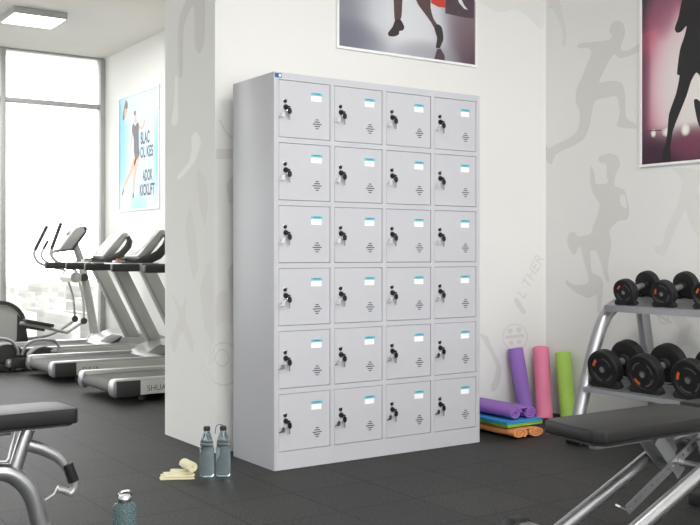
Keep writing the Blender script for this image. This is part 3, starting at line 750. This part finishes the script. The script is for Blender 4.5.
# ================================================================== dumbbell rack
RY1, RY0 = 3.645, 1.85
t = thing('dumbbell_rack', 'silver steel two-tier rack carrying black dumbbells along the right wall', 'dumbbell rack', (4.15, (RY0 + RY1) / 2, 0))
def side_frame(y):
    m = MB()
    m.tube([(3.875, y, 0.05), (3.90, y, 0.12), (3.95, y, 0.27), (4.01, y, 0.45), (4.065, y, 0.58), (4.105, y, 0.65), (4.155, y, 0.70), (4.22, y, 0.73), (4.33, y, 0.755)], 0.036, 16, smooth=4, flat=0.95, side=(0, 1, 0))
    m.build('front_upright', M_['rack_silver'], t)
    yr = y - 0.06 if y > 3 else y + 0.06
    m = MB().bar((4.34, yr, 0.73), (4.47, yr, 0.06), 0.045, 0.065, (1, 0, 0), 0.006); m.build('rear_leg', M_['rack_silver'], t)
    m = MB().box(3.92, 4.44, y - 0.028, y + 0.028, 0.012, 0.05, 0.006); m.build('foot', M_['rack_silver'], t)
    for xa, xb in ((3.86, 3.95), (4.43, 4.50)):
        MB().box(xa, xb, y - 0.055, y + 0.05, 0.0005, 0.066, 0.008).build('rubber_foot', M_['rubber_black'], t)
    m = MB().bar((3.94, y, 0.298), (4.38, y, 0.40), 0.03, 0.05, (0, 0, 1), 0.004); m.build('shelf_bracket', M_['rack_silver'], t)
side_frame(RY1 - 0.02); side_frame(RY0 + 0.02)
TILT = math.atan2(0.046, 0.2)
def shelf(xf, zf, depth, h):
    m = MB(); dz = depth * math.tan(TILT)
    m.prism([(xf, zf), (xf + 0.006, zf - 0.0), (xf + depth, zf + dz - 0.0), (xf + depth, zf + dz + 0.006), (xf, zf + 0.006 + 0.0)], RY0 + 0.05, RY1 - 0.050, 'y')
    m.prism([(xf - 0.004, zf - h), (xf + 0.004, zf - h), (xf + 0.006, zf + 0.006), (xf - 0.004, zf + 0.008)], RY0 + 0.05, RY1 - 0.050, 'y')
    m.prism([(xf + depth - 0.006, zf + dz - h), (xf + depth, zf + dz - h), (xf + depth, zf + dz + 0.02), (xf + depth - 0.006, zf + dz + 0.02)], RY0 + 0.05, RY1 - 0.050, 'y')
    m.build('shelf', M_['rack_silver'], t)
shelf(4.078, 0.724, 0.24, 0.026)
shelf(3.915, 0.297, 0.34, 0.016)
def saddle(x, y, z, R, r):
    """black curved cradle under a plate"""
    m = MB(); pts = []
    W_ = R * 1.02
    for k in range(9):
        a = -0.92 + 1.84 * k / 8
        pts.append((y + math.sin(a) * (R + 0.004), z - math.cos(a) * (R + 0.004)))
    lo = z - R - 0.014
    pts += [(y + W_, lo + 0.026), (y + W_ * 0.80, lo), (y - W_ * 0.80, lo), (y - W_, lo + 0.026)]
    m.prism(pts, x, x + r, 'x', 0.0015, 1)
    m.build('cradle', M_['rubber_black'], t)

def make_dumbbell(R, L, th, hr, label, group):
    """axis along local x, near head's face at x=0"""
    d = thing('dumbbell', label, 'dumbbell', (0, 0, 0), group); local(d)
    RX = Matrix.Rotation(PI / 2, 4, 'Y')
    prof = [(0.001, 0), (0.20 * R, 0.0), (0.22 * R, 0.003), (0.70 * R, 0.004), (0.74 * R, 0.0), (0.93 * R, 0.0), (0.985 * R, 0.004), (R, 0.012), (R, th - 0.012), (0.97 * R, th - 0.003), (0.90 * R, th), (0.34 * R, th), (0.30 * R, th + 0.016), (hr * 1.3, th + 0.020), (0.001, th + 0.020)]
    for side in (0, 1):
        M = RX if side == 0 else Matrix.Translation((L, 0, 0)) @ Matrix.Rotation(PI, 4, 'Z') @ RX
        hd = MB().lathe(prof, 40, 0, M).build('head', M_['rubber_black'], d)
        sgn = 1 if side == 0 else -1; x0 = 0 if side == 0 else L
        def arc(r0, r1, a0, a1, mi, mb, off=0.0012):
            n = 10; vs = []
            for q in range(n + 1):
                a = math.radians(a0 + (a1 - a0) * q / n)
                for rr in (r0, r1):
                    for xx in (x0 - sgn * off + sgn * 0.0042, x0 + sgn * 0.006): vs.append((xx, sgn * -math.cos(a) * rr * R, math.sin(a) * rr * R))
            fs = []
            for q in range(n):
                o = 4 * q; p = o + 4; fs += [(o, o + 2, p + 2, p), (o, p, p + 1, o + 1), (o + 2, o + 3, p + 3, p + 2)]
            fs += [(0, 1, 3, 2), (4 * n, 4 * n + 2, 4 * n + 3, 4 * n + 1)]
            mb.add(vs, fs, mi)
        mk = MB(); arc(0.50, 0.64, 128, 168, 0, mk); mk.build('orange_mark', M_['orange_mark'], hd)
        for (ra, rb) in ((20, 85), (200, 262), (288, 338)):
            mk = MB(); arc(0.56, 0.64, ra, rb, 0, mk); mk.build('raised_lettering', M_['mark_grey'], hd)
        hb = MB().lathe([(0.05 * R, -0.0005), (0.155 * R, -0.0005), (0.155 * R, 0.004), (0.05 * R, 0.004)], 20, 0, M); hb.build('hub', M_['steel_grey'], hd)
    g = MB(); g.lathe([(hr, 0.0), (hr, L * 0.12), (hr * 1.15, L * 0.22), (hr * 1.15, L * 0.28), (hr, L * 0.38)], 16, 0, Matrix.Translation((th + 0.01, 0, 0)) @ RX) if False else g.tube([(th, 0, 0), (L * 0.4, 0, 0), (L * 0.5, 0, 0), (L * 0.6, 0, 0), (L - th, 0, 0)], [hr, hr * 1.05, hr * 1.12, hr * 1.05, hr], 16)
    g.build('handle', M_['steel_grey'], d)
    return d
def place(d, x, y, z, spin, label=None, new=True):
    rot = (Matrix.Rotation(-TILT, 3, 'Y') @ Matrix.Rotation(spin, 3, 'X')).to_euler()
    if not new: d.location = (x, y, z); d.rotation_euler = rot; d['label'] = label; return d
    return copy_tree(d, loc=(x, y, z), rot=rot, label=label)
RU, LU, TU = 0.0695, 0.225, 0.045
du = make_dumbbell(RU, LU, TU, 0.015, '', 'small dumbbells on the upper tier')
RLo, LLo, TLo = 0.100, 0.240, 0.056
dl = make_dumbbell(RLo, LLo, TLo, 0.018, '', 'large dumbbells on the lower tier')
upper = [(3.476, 0.2, 'small black dumbbell at the left end of the rack, upper tier'), (3.232, -0.25, 'small black dumbbell on the upper tier, in the middle of the three in view'), (2.985, 0.1, 'small black dumbbell on the upper tier, cut by the right photo edge')]
for i, (y, sp, lb) in enumerate(upper):
    place(du, 4.085, y, 0.801, sp, lb, i > 0)
    for fx in (0.012, LU - 0.040):
        saddle(4.085 + fx * math.cos(TILT), y, 0.801 + fx * math.sin(TILT) + 0.004, RU, 0.03)
lower = [(3.480, 0.05, 'large black dumbbell at the left end of the rack, lower tier'), (3.222, -1.35, 'large black dumbbell on the lower tier, in the middle of its three in view'), (2.955, -0.25, 'large black dumbbell on the lower tier, nearest the right photo edge')]
for i, (y, sp, lb) in enumerate(lower):
    place(dl, 3.925, y, 0.405, sp, lb, i > 0)
    for fx in (0.02, LLo - 0.06):
        saddle(3.925 + fx * math.cos(TILT), y, 0.405 + fx * math.sin(TILT) + 0.005, RLo, 0.035)

# ================================================================== right bench
t = thing('weight_bench', 'black padded adjustable bench on silver twin-rail frame, in front of the dumbbell rack', 'bench', (2.7, 2.22, 0))
ph0, ph1 = 0.410, 0.452
m = MB().prism([(2.400, 2.365), (2.366, 2.342), (2.345, 2.120), (2.375, 2.085), (2.985, 2.085), (3.025, 2.125), (3.025, 2.325), (2.985, 2.365)], ph0, ph1, 'z', 0.006, 3)
m.build('back_pad', M_['leather_black'], t)
m = MB().prism([(2.412, 2.357), (2.378, 2.336), (2.358, 2.124), (2.383, 2.094), (2.980, 2.094), (3.016, 2.130), (3.016, 2.320), (2.980, 2.357)], ph0 - 0.009, ph0 - 0.0005, 'z')
m.build('pad_board', M_['leather_side'], t)
m = MB().prism([(3.075, 2.350), (3.060, 2.335), (3.060, 2.115), (3.075, 2.100), (3.36, 2.100), (3.40, 2.140), (3.40, 2.310), (3.36, 2.350)], ph0 + 0.002, ph1 + 0.004, 'z', 0.006, 3)
m.build('seat_pad', M_['leather_black'], t)
m = MB().box(2.47, 3.36, 2.213, 2.247, 0.362, 0.400, 0.004); m.build('pad_rail', M_['steel_grey'], t)
for y in (2.31, 2.075):
    m = MB().tube([(2.335, y, 0.062), (2.64, y, 0.190), (2.94, y, 0.316), (3.04, y, 0.340), (3.12, y, 0.330), (3.22, y, 0.22), (3.33, y, 0.06)], 0.024, 16, smooth=6)
    m.build('frame_tube', M_['steel_silver'], t)
m = MB().prism([(2.32, 0.02), (2.385, 0.02), (2.385, 0.08), (2.375, 0.095), (2.33, 0.095), (2.32, 0.08)], 1.99, 2.43, 'y', 0.003); m.build('base_foot', M_['steel_silver'], t)
for y0, y1 in ((2.43, 2.49), (1.925, 1.99)):
    m = MB().prism([(2.308, 0.001), (2.397, 0.001), (2.397, 0.082), (2.382, 0.104), (2.323, 0.104), (2.308, 0.082)], y0, y1, 'y', 0.006); m.build('end_cap', M_['rubber_black'], t)
m = MB().box(3.33, 3.39, 1.99, 2.44, 0.012, 0.045, 0.004); m.build('base_foot', M_['steel_silver'], t)
for y0, y1 in ((2.44, 2.50), (1.93, 1.99)):
    m = MB().box(3.322, 3.398, y0, y1, 0.001, 0.050, 0.006); m.build('end_cap', M_['rubber_black'], t)
# ladder strap with adjustment holes: real holes, built as a strip of cells
def strap(p, q, w, th, n):
    m = MB(); p = Vector(p); q = Vector(q); d = (q - p); L = d.length; d.normalize(); side = Vector((0, 1, 0)); nn = d.cross(side).normalized()
    cell = L / n; hr = w * 0.17
    for k in range(n):
        cx = p + d * (cell * (k + 0.5)); N = 16
        O = []; I = []
        for j in range(N):
            a = 2 * PI * j / N; c, s = math.cos(a), math.sin(a); f = 1 / max(abs(c), abs(s))
            O.append((c * f * cell / 2, s * f * w / 2)); I.append((c * hr, s * hr))
        vs = []
        for hh in (-th / 2, th / 2):
            for (a, b) in O + I: vs.append(cx + d * a + nn * b + side * hh)
        fs = []
        for j in range(N):
            j2 = (j + 1) % N
            fs += [(j, j2, N + j2, N + j), (2 * N + j, 3 * N + j, 3 * N + j2, 2 * N + j2), (N + j, N + j2, 3 * N + j2, 3 * N + j), (j, 2 * N + j, 2 * N + j2, j2)]
        m.add(vs, fs)
    return m
for yy in (2.195,):
    m = strap((2.600, yy, 0.150), (2.985, yy, 0.352), 0.034, 0.006, 14)
    m.bar((2.600, yy - 0.002, 0.150), (2.565, yy + 0.010, 0.168), 0.030, 0.006, (0, 0, 1)); m.build('ladder_strap', M_['steel_silver'], t)
for yy in (2.200, 2.262):
    m = MB().bar((2.76, yy, 0.372), (2.885, yy, 0.235), 0.008, 0.050, (1, 0, 1)); m.build('support_strut', M_['steel_grey'], t)
for (bx, bz) in ((2.885, 0.275), (3.02, 0.325)):
    MB().tube([(bx, 2.08, bz), (bx, 2.31, bz)], 0.012, 12).build('cross_bar', M_['steel_silver'], t)
m = MB().prism([(2.83, 0.30), (2.86, 0.255), (2.92, 0.26), (2.96, 0.30), (2.93, 0.372), (2.87, 0.372)], 2.272, 2.280, 'y').tube([(2.90, 2.265, 0.30), (2.90, 2.292, 0.30)], 0.014, 12); m.build('pivot_plate', M_['steel_silver'], t)
m = MB().prism([(2.93, 0.345), (2.95, 0.30), (3.0, 0.30), (3.02, 0.353)], 2.165, 2.172, 'y').tube([(2.97, 2.150, 0.335), (2.97, 2.240, 0.335)], 0.008, 12); m.build('pivot_plate', M_['steel_grey'], t)

# ================================================================== left bench
t = thing('weight_bench', 'black padded bench on curved silver tube frame with dark roller, lower left', 'bench', (0.75, 3.56, 0))
YL = 3.565
m = MB().prism([(1.165, 3.470), (1.150, 3.448), (0.20, 3.448), (0.18, 3.470), (0.18, 3.665), (0.20, 3.688), (1.105, 3.688), (1.152, 3.655)], 0.400, 0.452, 'z', 0.006, 3)
m.build('seat_pad', M_['leather_black'], t)
m = MB().prism([(1.145, 3.475), (1.125, 3.456), (0.21, 3.456), (0.19, 3.475), (0.19, 3.660), (0.21, 3.680), (1.105, 3.680), (1.140, 3.650)], 0.392, 0.4045, 'z'); m.build('pad_board', M_['leather_side'], t)
oy = lambda a, b, y=YL: tuple(onY(a, b, y))
m = MB().tube([oy(28.5, 429), oy(24, 441), oy(17, 463), oy(14, 476)], 0.0245, 16, flat=0.8, side=(0, 1, 0), smooth=3); m.build('seat_post', M_['steel_silver'], t)
m = MB().tube([oy(15.5, 430, 3.50), oy(9, 458, 3.50), oy(6, 461.5, 3.50), oy(-40, 462, 3.50)], 0.005, 8); m.build('brace_rod', M_['steel_silver'], t)
g = [oy(-70, 474), oy(-30, 471), oy(-8, 471.5), oy(8, 473), oy(20, 480), oy(29.5, 491), oy(35, 505), oy(39.5, 522), (oy(41, 527)[0] + 0.009, YL, 0.010)]
m = MB().tube(g, 0.032, 18, smooth=5); m.build('frame_tube', M_['steel_silver'], t)
px_ = oy(41, 527); m = MB().tube([(px_[0] + 0.010, YL, 0.0005), (px_[0] + 0.009, YL, 0.012)], 0.034, 18); m.build('rubber_foot', M_['rubber_black'], t)
m = MB().tube([(-0.12, YL, 0.33), (-0.20, YL, 0.20), (-0.24, YL, 0.04)], 0.032, 16, smooth=4).tube([oy(-70, 474), (0.1, YL, 0.30), (-0.12, YL, 0.33)], 0.032, 16); m.build('rear_leg', M_['steel_silver'], t)
m = MB().box(-0.29, -0.19, YL - 0.22, YL + 0.22, 0.001, 0.045, 0.01); m.build('base_foot', M_['rubber_black'], t)
m = MB().box(0.2, 0.95, YL - 0.025, YL + 0.025, 0.365, 0.3915, 0.003).bar((0.25, YL, 0.38), (0.2, YL, 0.32), 0.04, 0.04); m.build('pad_rail', M_['steel_grey'], t)
m = MB().tube([oy(28, 445), oy(42, 449), oy(56, 456), oy(63, 463), oy(67, 470), oy(73, 484)], [0.024, 0.023, 0.020, 0.017, 0.015, 0.0135], 14, flat=0.6, side=(0, 1, 0)); m.build('roller_arm', M_['steel_silver'], t)
m = MB().tube([oy(67, 463.5), oy(73.5, 481)], 0.0205, 18); m.build('grip_sleeve', M_['rubber_black'], t)
m = MB().tube([oy(73.5, 481), oy(74.5, 486), oy(73, 491), oy(69, 493.5)], 0.0145, 14, smooth=3).tube([oy(70, 493), oy(64, 490.5), oy(57, 489)], 0.013, 12).tube([oy(57, 488), oy(54, 494), oy(45, 500)], 0.005, 8); m.build('adjustment_pin', M_['tread_silver'], t)

# ================================================================== treadmills
def make_treadmill():
    t = thing('treadmill', '', 'treadmill', (3.05, 7.99, 0), 'treadmills in the far room')
    ya, yb = 7.62, 8.32           # near and far side
    X0, X1 = 2.345, 3.84
    rw = 0.085
    for s, y0 in ((0, ya), (1, yb - rw)):
        m = MB().prism([(X0 + 0.05, 0.05), (X1, 0.05), (X1, 0.15), (X0 + 0.03, 0.162), (X0 + 0.03, 0.08)], y0 + 0.004, y0 + rw - 0.004, 'y', 0.004)
        rl = m.build('side_rail', M_['tread_silver'], t)
        yo = y0 - 0.001 if s == 0 else y0 + rw + 0.001
        m = MB().box(X0 + 0.028, X0 + 0.20, min(yo, yo + 0.012) if s == 0 else yo - 0.012, max(yo, yo + 0.012) if s == 0 else yo, 0.042, 0.150, 0.003); m.build('corner_cover', M_['tread_dark'], rl)
        m = MB().box(X0 + 0.20, X1 - 0.05, yo if s == 0 else yo - 0.012, yo + 0.012 if s == 0 else yo, 0.050, 0.138, 0.002)
        FLATS.add('side_panel')
        if s == 0: put_text(m, 'SHUA', 0.055, (X0 + 0.315, yo - 0.0006, 0.088), (1, 0, 0), (0, 0, 1), 1, 1.0)
        m.build('side_panel', [M_['tread_panel'], M_['mark_grey']], rl)
        m = MB().prism([(X0 + 0.028, 0.038), (X0 + 0.010, 0.050), (X0, 0.085), (X0 + 0.004, 0.130), (X0 + 0.014, 0.152), (X0 + 0.032, 0.162), (X0 + 0.032, 0.038)], y0 - 0.003, y0 + rw + 0.003, 'y', 0.005)
        m.build('end_cap', M_['steel_grey'], rl)
    m = MB().box(X0 + 0.04, X1 - 0.3, ya + rw, yb - rw, 0.118, 0.134)
    m.tube([(X0 + 0.04, ya + rw, 0.098), (X0 + 0.04, yb - rw, 0.098)], 0.036, 18); m.box(X0 + 0.05, X1 - 0.3, ya + rw, yb - rw, 0.062, 0.075)
    m.build('running_belt', M_['tread_belt'], t)
    m = MB().prism([(X1 - 0.62, 0.134), (X1 - 0.50, 0.20), (X1 - 0.36, 0.245), (X1 - 0.12, 0.235), (X1, 0.19), (X1, 0.04), (X1 - 0.60, 0.04)], ya + 0.01, yb - 0.01, 'y', 0.012, 2)
    m.build('motor_hood', M_['tread_silver'], t)
    m = MB().prism([(X1 - 0.58, 0.162), (X1 - 0.50, 0.21), (X1 - 0.46, 0.228), (X1 - 0.50, 0.170)], ya + 0.006, ya + 0.30, 'y', 0.004); m.build('hood_trim', M_['tread_dark'], t)
    for y in (ya + 0.03, yb - 0.03):
        m = MB().prism([(3.41, 0.215), (3.55, 0.215), (3.21, 0.88), (3.075, 0.88)], y - 0.028, y + 0.028, 'y', 0.006); up = m.build('upright', M_['tread_grey'], t)
        m = MB().prism([(3.420, 0.225), (3.442, 0.225), (3.108, 0.865), (3.088, 0.865)], y - 0.030, y + 0.030, 'y'); m.build('cable_channel', M_['steel_grey'], up)
        m = MB().box(2.84, 3.42, y - 0.028, y + 0.028, 0.862, 0.924, 0.012); hr = m.build('handrail', M_['tread_dark'], t)
        m = MB().box(3.07, 3.10, y - 0.0295, y + 0.0295, 0.8605, 0.9255, 0.006); m.build('rail_band', M_['tread_silver'], hr)
    m = MB().box(3.22, 3.36, ya + 0.06, yb - 0.06, 0.872, 0.915, 0.01); m.build('cross_bar', M_['tread_dark'], t)
    # console on two swept arms
    for y in (7.79, 8.15):
        m = MB().tube([(3.10, y, 0.925), (3.22, y, 0.93), (3.34, y, 0.955), (3.43, y, 1.00), (3.49, y, 1.065), (3.51, y, 1.13), (3.49, y, 1.175)], [0.012, 0.026, 0.036, 0.040, 0.038, 0.030, 0.02], 12, flat=0.6, side=(0, 1, 0)); m.build('console_arm', M_['tread_dark'], t)
    c = MB().prism([(3.245, 0.985), (3.285, 0.955), (3.34, 0.965), (3.50, 1.165), (3.51, 1.20), (3.48, 1.215), (3.445, 1.205)], 7.815, 8.125, 'y', 0.012, 2).build('console', M_['tread_silver'], t)
    d = Vector((3.445 - 3.245, 0, 1.205 - 0.985)).normalized(); nn = Vector((-d.z, 0, d.x))
    p = Vector((3.245, 0, 0.985)); M = Matrix(((d.x, 0, nn.x, p.x), (0, 1, 0, 0), (d.z, 0, nn.z, p.z), (0, 0, 0, 1)))
    m = MB().box(0.095, 0.275, 7.85, 8.09, -0.004, 0.003, 0.001, 1, 0, M); m.build('screen', M_['screen_grey'], c)
    m = MB()
    for k in range(3): m.box(0.02 + 0.022 * k, 0.033 + 0.022 * k, 7.87, 8.07, -0.003, 0.0035, 0, 1, 0, M)
    m.build('button_row', M_['mark_pale'], c)
    m = MB().box(3.10, 3.19, 7.93, 8.01, 0.930, 0.950, 0.008); m.build('control_box', M_['tread_silver'], t)
    m = MB().box(3.125, 3.161, 7.952, 7.988, 0.950, 0.966, 0.003); m.build('stop_button', M_['orange_mark'], t)
    m = MB().box(3.09, 3.42, 7.76, 8.18, 0.915, 0.930, 0.004); m.build('tray', M_['tread_silver'], t)
    for y in (ya + 0.1, yb - 0.1):
        for fx in (2.60, 3.45):
            MB().tube([(fx, y, 0.001), (fx, y, 0.06)], 0.03, 12).build('foot', M_['rubber_black'], t)
    return t
t2 = make_treadmill()
t2['label'] = 'middle of the three treadmills, its deck end just behind the nearest one'
t1 = copy_tree(t2, loc=(3.055, 7.99 - 1.31, 0), label='nearest treadmill, its front half hidden behind the wall end')
t3 = copy_tree(t2, loc=(3.10, 7.99 + 1.30, 0), label='farthest treadmill, closest to the window and the elliptical trainer')

for tr in (t1, t2):                 # consoles set closer to the user on these two
    for ch in tr.children:
        if ch.name.split('.')[0] in ('console', 'console_arm', 'control_box', 'stop_button', 'tray'): ch.location.x -= 0.12
ups = [ch for ch in t3.children if ch.name.split('.')[0] == 'upright']
far = max(ups, key=lambda c: max(v.co.y for v in c.data.vertices))
for ch in list(far.children): bpy.data.objects.remove(ch)
bpy.data.objects.remove(far)
# ================================================================== elliptical trainer
YE_ = 10.25
ey_ = lambda a, b, y=YE_: tuple(onY(a, b, y))
t = thing('elliptical_trainer', 'grey elliptical trainer with upright console standing in front of the window', 'elliptical trainer', (3.0, YE_, 0))
c = onY(-1, 337, YE_); R_ = 0.255
c.z = R_ + 0.02
m = MB().tube([(c.x, YE_ - 0.05, c.z), (c.x, YE_ + 0.05, c.z)], R_ - 0.035, 40); m.build('flywheel', M_['tread_grey'], t)
m = MB(); n = 40; vs = []
for k in range(n):
    a = 2 * PI * k / n; cc, ss = math.cos(a), math.sin(a)
    for rr in (R_ - 0.036, R_):
        for yy in (YE_ - 0.075, YE_ + 0.075): vs.append((c.x + cc * rr, yy, c.z + ss * rr))
fs = []
for k in range(n):
    o = 4 * k; p = 4 * ((k + 1) % n); fs += [(o, p, p + 1, o + 1), (o + 2, o + 3, p + 3, p + 2), (o, o + 2, p + 2, p), (o + 1, p + 1, p + 3, o + 3)]
m.add(vs, fs); m.prism([(c.x + 0.17, c.z + 0.12), (c.x + 0.25, c.z), (c.x + 0.29, 0.04), (c.x + 0.16, 0.04)], YE_ - 0.07, YE_ + 0.07, 'y', 0.01); m.build('wheel_shroud', M_['tread_dark'], t)
fx = onY(94, 335, YE_).x
m = MB().box(c.x, fx + 0.05, YE_ - 0.04, YE_ + 0.04, 0.03, 0.09, 0.01).box(fx - 0.05, fx + 0.05, YE_ - 0.28, YE_ + 0.28, 0.001, 0.07, 0.015).box(c.x - 0.05, c.x + 0.05, YE_ - 0.28, YE_ + 0.28, 0.001, 0.07, 0.015); m.build('base', M_['tread_grey'], t)
m = MB().tube([ey_(83, 348), ey_(90, 340), ey_(95, 333)], [0.05, 0.045, 0.035], 14, smooth=3).tube([ey_(97, 345), ey_(97, 340)], 0.07, 16); m.build('front_fairing', M_['tread_silver'], t)
m = MB().tube([ey_(95.5, 340), ey_(88, 296), ey_(81, 262), ey_(73, 240), ey_(68, 232)], [0.05, 0.046, 0.042, 0.04, 0.03], 16, smooth=4, flat=0.7, side=(0, 1, 0)); m.build('main_post', M_['tread_grey'], t)
m = MB().tube([(ey_(70, 277)[0], YE_ - 0.20, ey_(70, 277)[2]), (ey_(70, 277)[0], YE_ + 0.20, ey_(70, 277)[2])], 0.056, 20); m.build('pivot_housing', M_['tread_silver'], t)
m = MB().tube([(ey_(78.5, 277)[0], YE_ - 0.19, ey_(78.5, 277)[2]), (ey_(78.5, 277)[0], YE_ - 0.05, ey_(78.5, 277)[2])], 0.042, 18); m.build('pivot_cover', M_['tread_dark'], t)
cpts = [ey_(56, 250), ey_(73, 228), ey_(80.5, 226), ey_(83, 231), ey_(68, 250), ey_(60, 252)]
cn = MB().prism([(p[0], p[2]) for p in cpts], YE_ - 0.10, YE_ + 0.10, 'y', 0.008).build('console', M_['tread_silver'], t)
cpts = [ey_(48, 253.8), ey_(60, 251), ey_(70, 250.6), ey_(82.6, 233.5), ey_(84, 229), ey_(82, 226.5), ey_(80.7, 227.2), ey_(82.2, 231.5), ey_(68.6, 249), ey_(58, 250)]
m = MB().prism([(p[0], p[2]) for p in cpts], YE_ - 0.11, YE_ + 0.11, 'y', 0.002); m.build('console_shell', M_['tread_dark'], t)
d = (Vector(ey_(73, 228)) - Vector(ey_(56, 250))); Ls = d.length; d.normalize(); nn = Vector((-d.z, 0, d.x)); p = Vector(ey_(56, 250)); p.y = 0
M = Matrix(((d.x, 0, nn.x, p.x), (0, 1, 0, 0), (d.z, 0, nn.z, p.z), (0, 0, 0, 1)))
m = MB().box(Ls * 0.25, Ls * 0.9, YE_ - 0.08, YE_ + 0.08, -0.003, 0.003, 0, 1, 0, M); m.build('screen', M_['screen_grey'], cn)
def hb(pts, y, name, r=0.013):
    m = MB().tube([ey_(a, b, y) for a, b in pts], r, 10, smooth=5); return m.build(name, M_['tread_grey'], t)
def grip(p0, p1, y, r=0.019):
    m = MB().tube([ey_(*p0, y), ey_(*p1, y)], r, 12); return m.build('hand_grip', M_['tread_dark'], t)
yn, yf = YE_ - 0.26, YE_ + 0.26
hb([(35, 250), (34, 254), (37, 261), (44, 265), (56, 268), (64, 270), (68, 277)], yf, 'moving_handle', 0.014); grip((47, 226), (35, 250), yf, 0.018)
hb([(51.5, 249), (51, 255), (57, 262), (66, 266), (75, 270), (78, 277)], yn, 'moving_handle', 0.014); grip((61, 223), (51.5, 249), yn, 0.018)
hb([(48, 240.5), (42, 252), (43, 259), (52, 265), (62, 268)], YE_ + 0.12, 'fixed_handle', 0.011); grip((48, 240.5), (43.5, 249), YE_ + 0.12, 0.014)
hb([(56, 239), (52, 250), (54, 259), (64, 264), (74, 264)], YE_ - 0.12, 'fixed_handle', 0.011)
for y, a, b, e in ((yf, (68, 280), (75, 319), (40, 338)), (yn, (79, 280), (84, 321), (66, 332.5))):
    m = MB().tube([ey_(*a, y), ey_((a[0] + b[0]) / 2 + 1.5, (a[1] + b[1]) / 2 - 2, y), ey_(*b, y)], 0.013, 10, smooth=4); m.build('lower_arm', M_['tread_grey'], t)
    m = MB().tube([ey_(b[0], b[1], y - 0.035), ey_(b[0], b[1], y + 0.035)], 0.034, 16); m.build('arm_joint', M_['tread_dark'], t)
m = MB().tube([ey_(75, 320, yf), ey_(58, 331, yf), ey_(42, 337, yf), ey_(27, 339, yf)], 0.016, 10, smooth=3); m.build('pedal_bar', M_['tread_grey'], t)
m = MB().tube([ey_(84, 321, yn), ey_(67, 332.5, yn), ey_(45, 327.5, yn), ey_(20, 323, yn)], 0.017, 10); m.build('pedal_bar', M_['tread_grey'], t)
a = Vector(ey_(24, 320.5, yn)); b = Vector(ey_(52, 325.5, yn))
m = MB().bar(a, b, 0.16, 0.035, (0, 0, 1), 0.008); m.build('pedal', M_['tread_dark'], t)
a = Vector(ey_(20, 326, yf)); b = Vector(ey_(43, 329.5, yf))
m = MB().bar(a, b, 0.16, 0.03, (0, 0, 1), 0.008); m.build('pedal', M_['tread_dark'], t)

# ================================================================== low machine between the elliptical and the treadmills
YS = 8.64
es = lambda a, b, y=YS: tuple(onY(a, b, y))
t = thing('stepper_machine', 'low dark machine with domed housings and hoop handles, beside the rear of the farthest treadmill', 'exercise machine', (2.6, YS, 0))
def dome(x, r, y, name='dome_housing'):
    m = MB(); pts = []
    for k in range(17):
        a = PI * k / 16; pts.append((x - r * math.cos(a), 0.07 + r * 0.95 * math.sin(a)))
    m.prism(pts[::-1], y - 0.07, y + 0.07, 'y', 0.012); m.build(name, M_['tread_dark'], t)
p = es(42, 350); dome(p[0], 0.135, YS)
p2 = es(8, 350); dome(p2[0] - 0.02, 0.175, YS)
def hoop(pts, y):
    m = MB().tube([es(a, b, y) for a, b in pts], 0.0135, 10, smooth=5); m.build('hoop_handle', M_['steel_silver'], t)
hoop([(22, 355), (25, 347), (31, 342), (40, 340), (52, 340), (57, 343), (58.5, 347), (56, 351), (51, 351.5)], YS - 0.10)
hoop([(-12, 345), (-4, 339.5), (4, 339), (12, 342), (17, 349), (18, 355)], YS - 0.10)
xa_, xb2 = es(7, 355)[0], es(23, 355)[0]
m = MB().box(xa_, xb2, YS - 0.14, YS + 0.10, 0.028, 0.115, 0.02); m.build('end_block', M_['tread_dark'], t)
m = MB().box(xa_ - 0.03, xa_ + 0.015, YS - 0.13, YS + 0.09, 0.04, 0.108, 0.015); m.build('end_plate', M_['tread_silver'], t)
m = MB().tube([(xa_ + 0.02, YS - 0.12, 0.0255), (xa_ + 0.02, YS - 0.06, 0.0255)], 0.025, 14); m.build('wheel', M_['rubber_black'], t)
m = MB().box(xb2 - 0.01, es(60, 350)[0], YS - 0.075, YS + 0.075, 0.004, 0.069, 0.01); m.build('base', M_['tread_dark'], t)
m = MB().box(es(-25, 350)[0], xa_, YS - 0.075, YS + 0.075, 0.004, 0.069, 0.01); m.build('base', M_['tread_dark'], t)

# ================================================================== light, camera
w = bpy.data.worlds.new('World'); SC.world = w; w.use_nodes = True
nt = w.node_tree; nt.nodes.clear()
o = nt.nodes.new('ShaderNodeOutputWorld'); bg = nt.nodes.new('ShaderNodeBackground')
bg.inputs['Color'].default_value = (0.99, 0.995, 1.0, 1); bg.inputs['Strength'].default_value = WS
nt.links.new(bg.outputs[0], o.inputs[0])
def area(name, loc, size, power, rot=(0, 0, 0), col=(1, 0.99, 0.975)):
    l = bpy.data.lights.new(name, 'AREA'); l.shape = 'SQUARE'; l.size = size; l.energy = power; l.color = col
    ob = bpy.data.objects.new(name, l); COL.objects.link(ob); ob.location = loc; ob.rotation_euler = rot; return ob
for lt, e in zip([L0] + ADDED_LAMPS, (LF * 0.4, LF, LP, LP, LP, LP * 0.6)):
    area('panel_lamp', (lt.location.x, lt.location.y, HC - 0.07), 0.44, e)  # first lamp sits under the seen panel, the others under added ones
cam = bpy.data.cameras.new('camera'); co = bpy.data.objects.new('camera', cam); COL.objects.link(co)
cam.sensor_width = 36; cam.lens = F / 700 * 36; cam.shift_y = -(262.5 - HY) / 700.0
co.location = (0, 0, CH); co.rotation_euler = (PI / 2, 0, -math.atan2(SA, CA)); cam.clip_end = 3000; cam.clip_start = 0.05
SC.camera = co
SC.view_settings.view_transform = 'Standard'; SC.view_settings.look = 'None'; SC.view_settings.gamma = 1.0
SC.view_settings.use_curve_mapping = False; SC.view_settings.exposure = EXPO
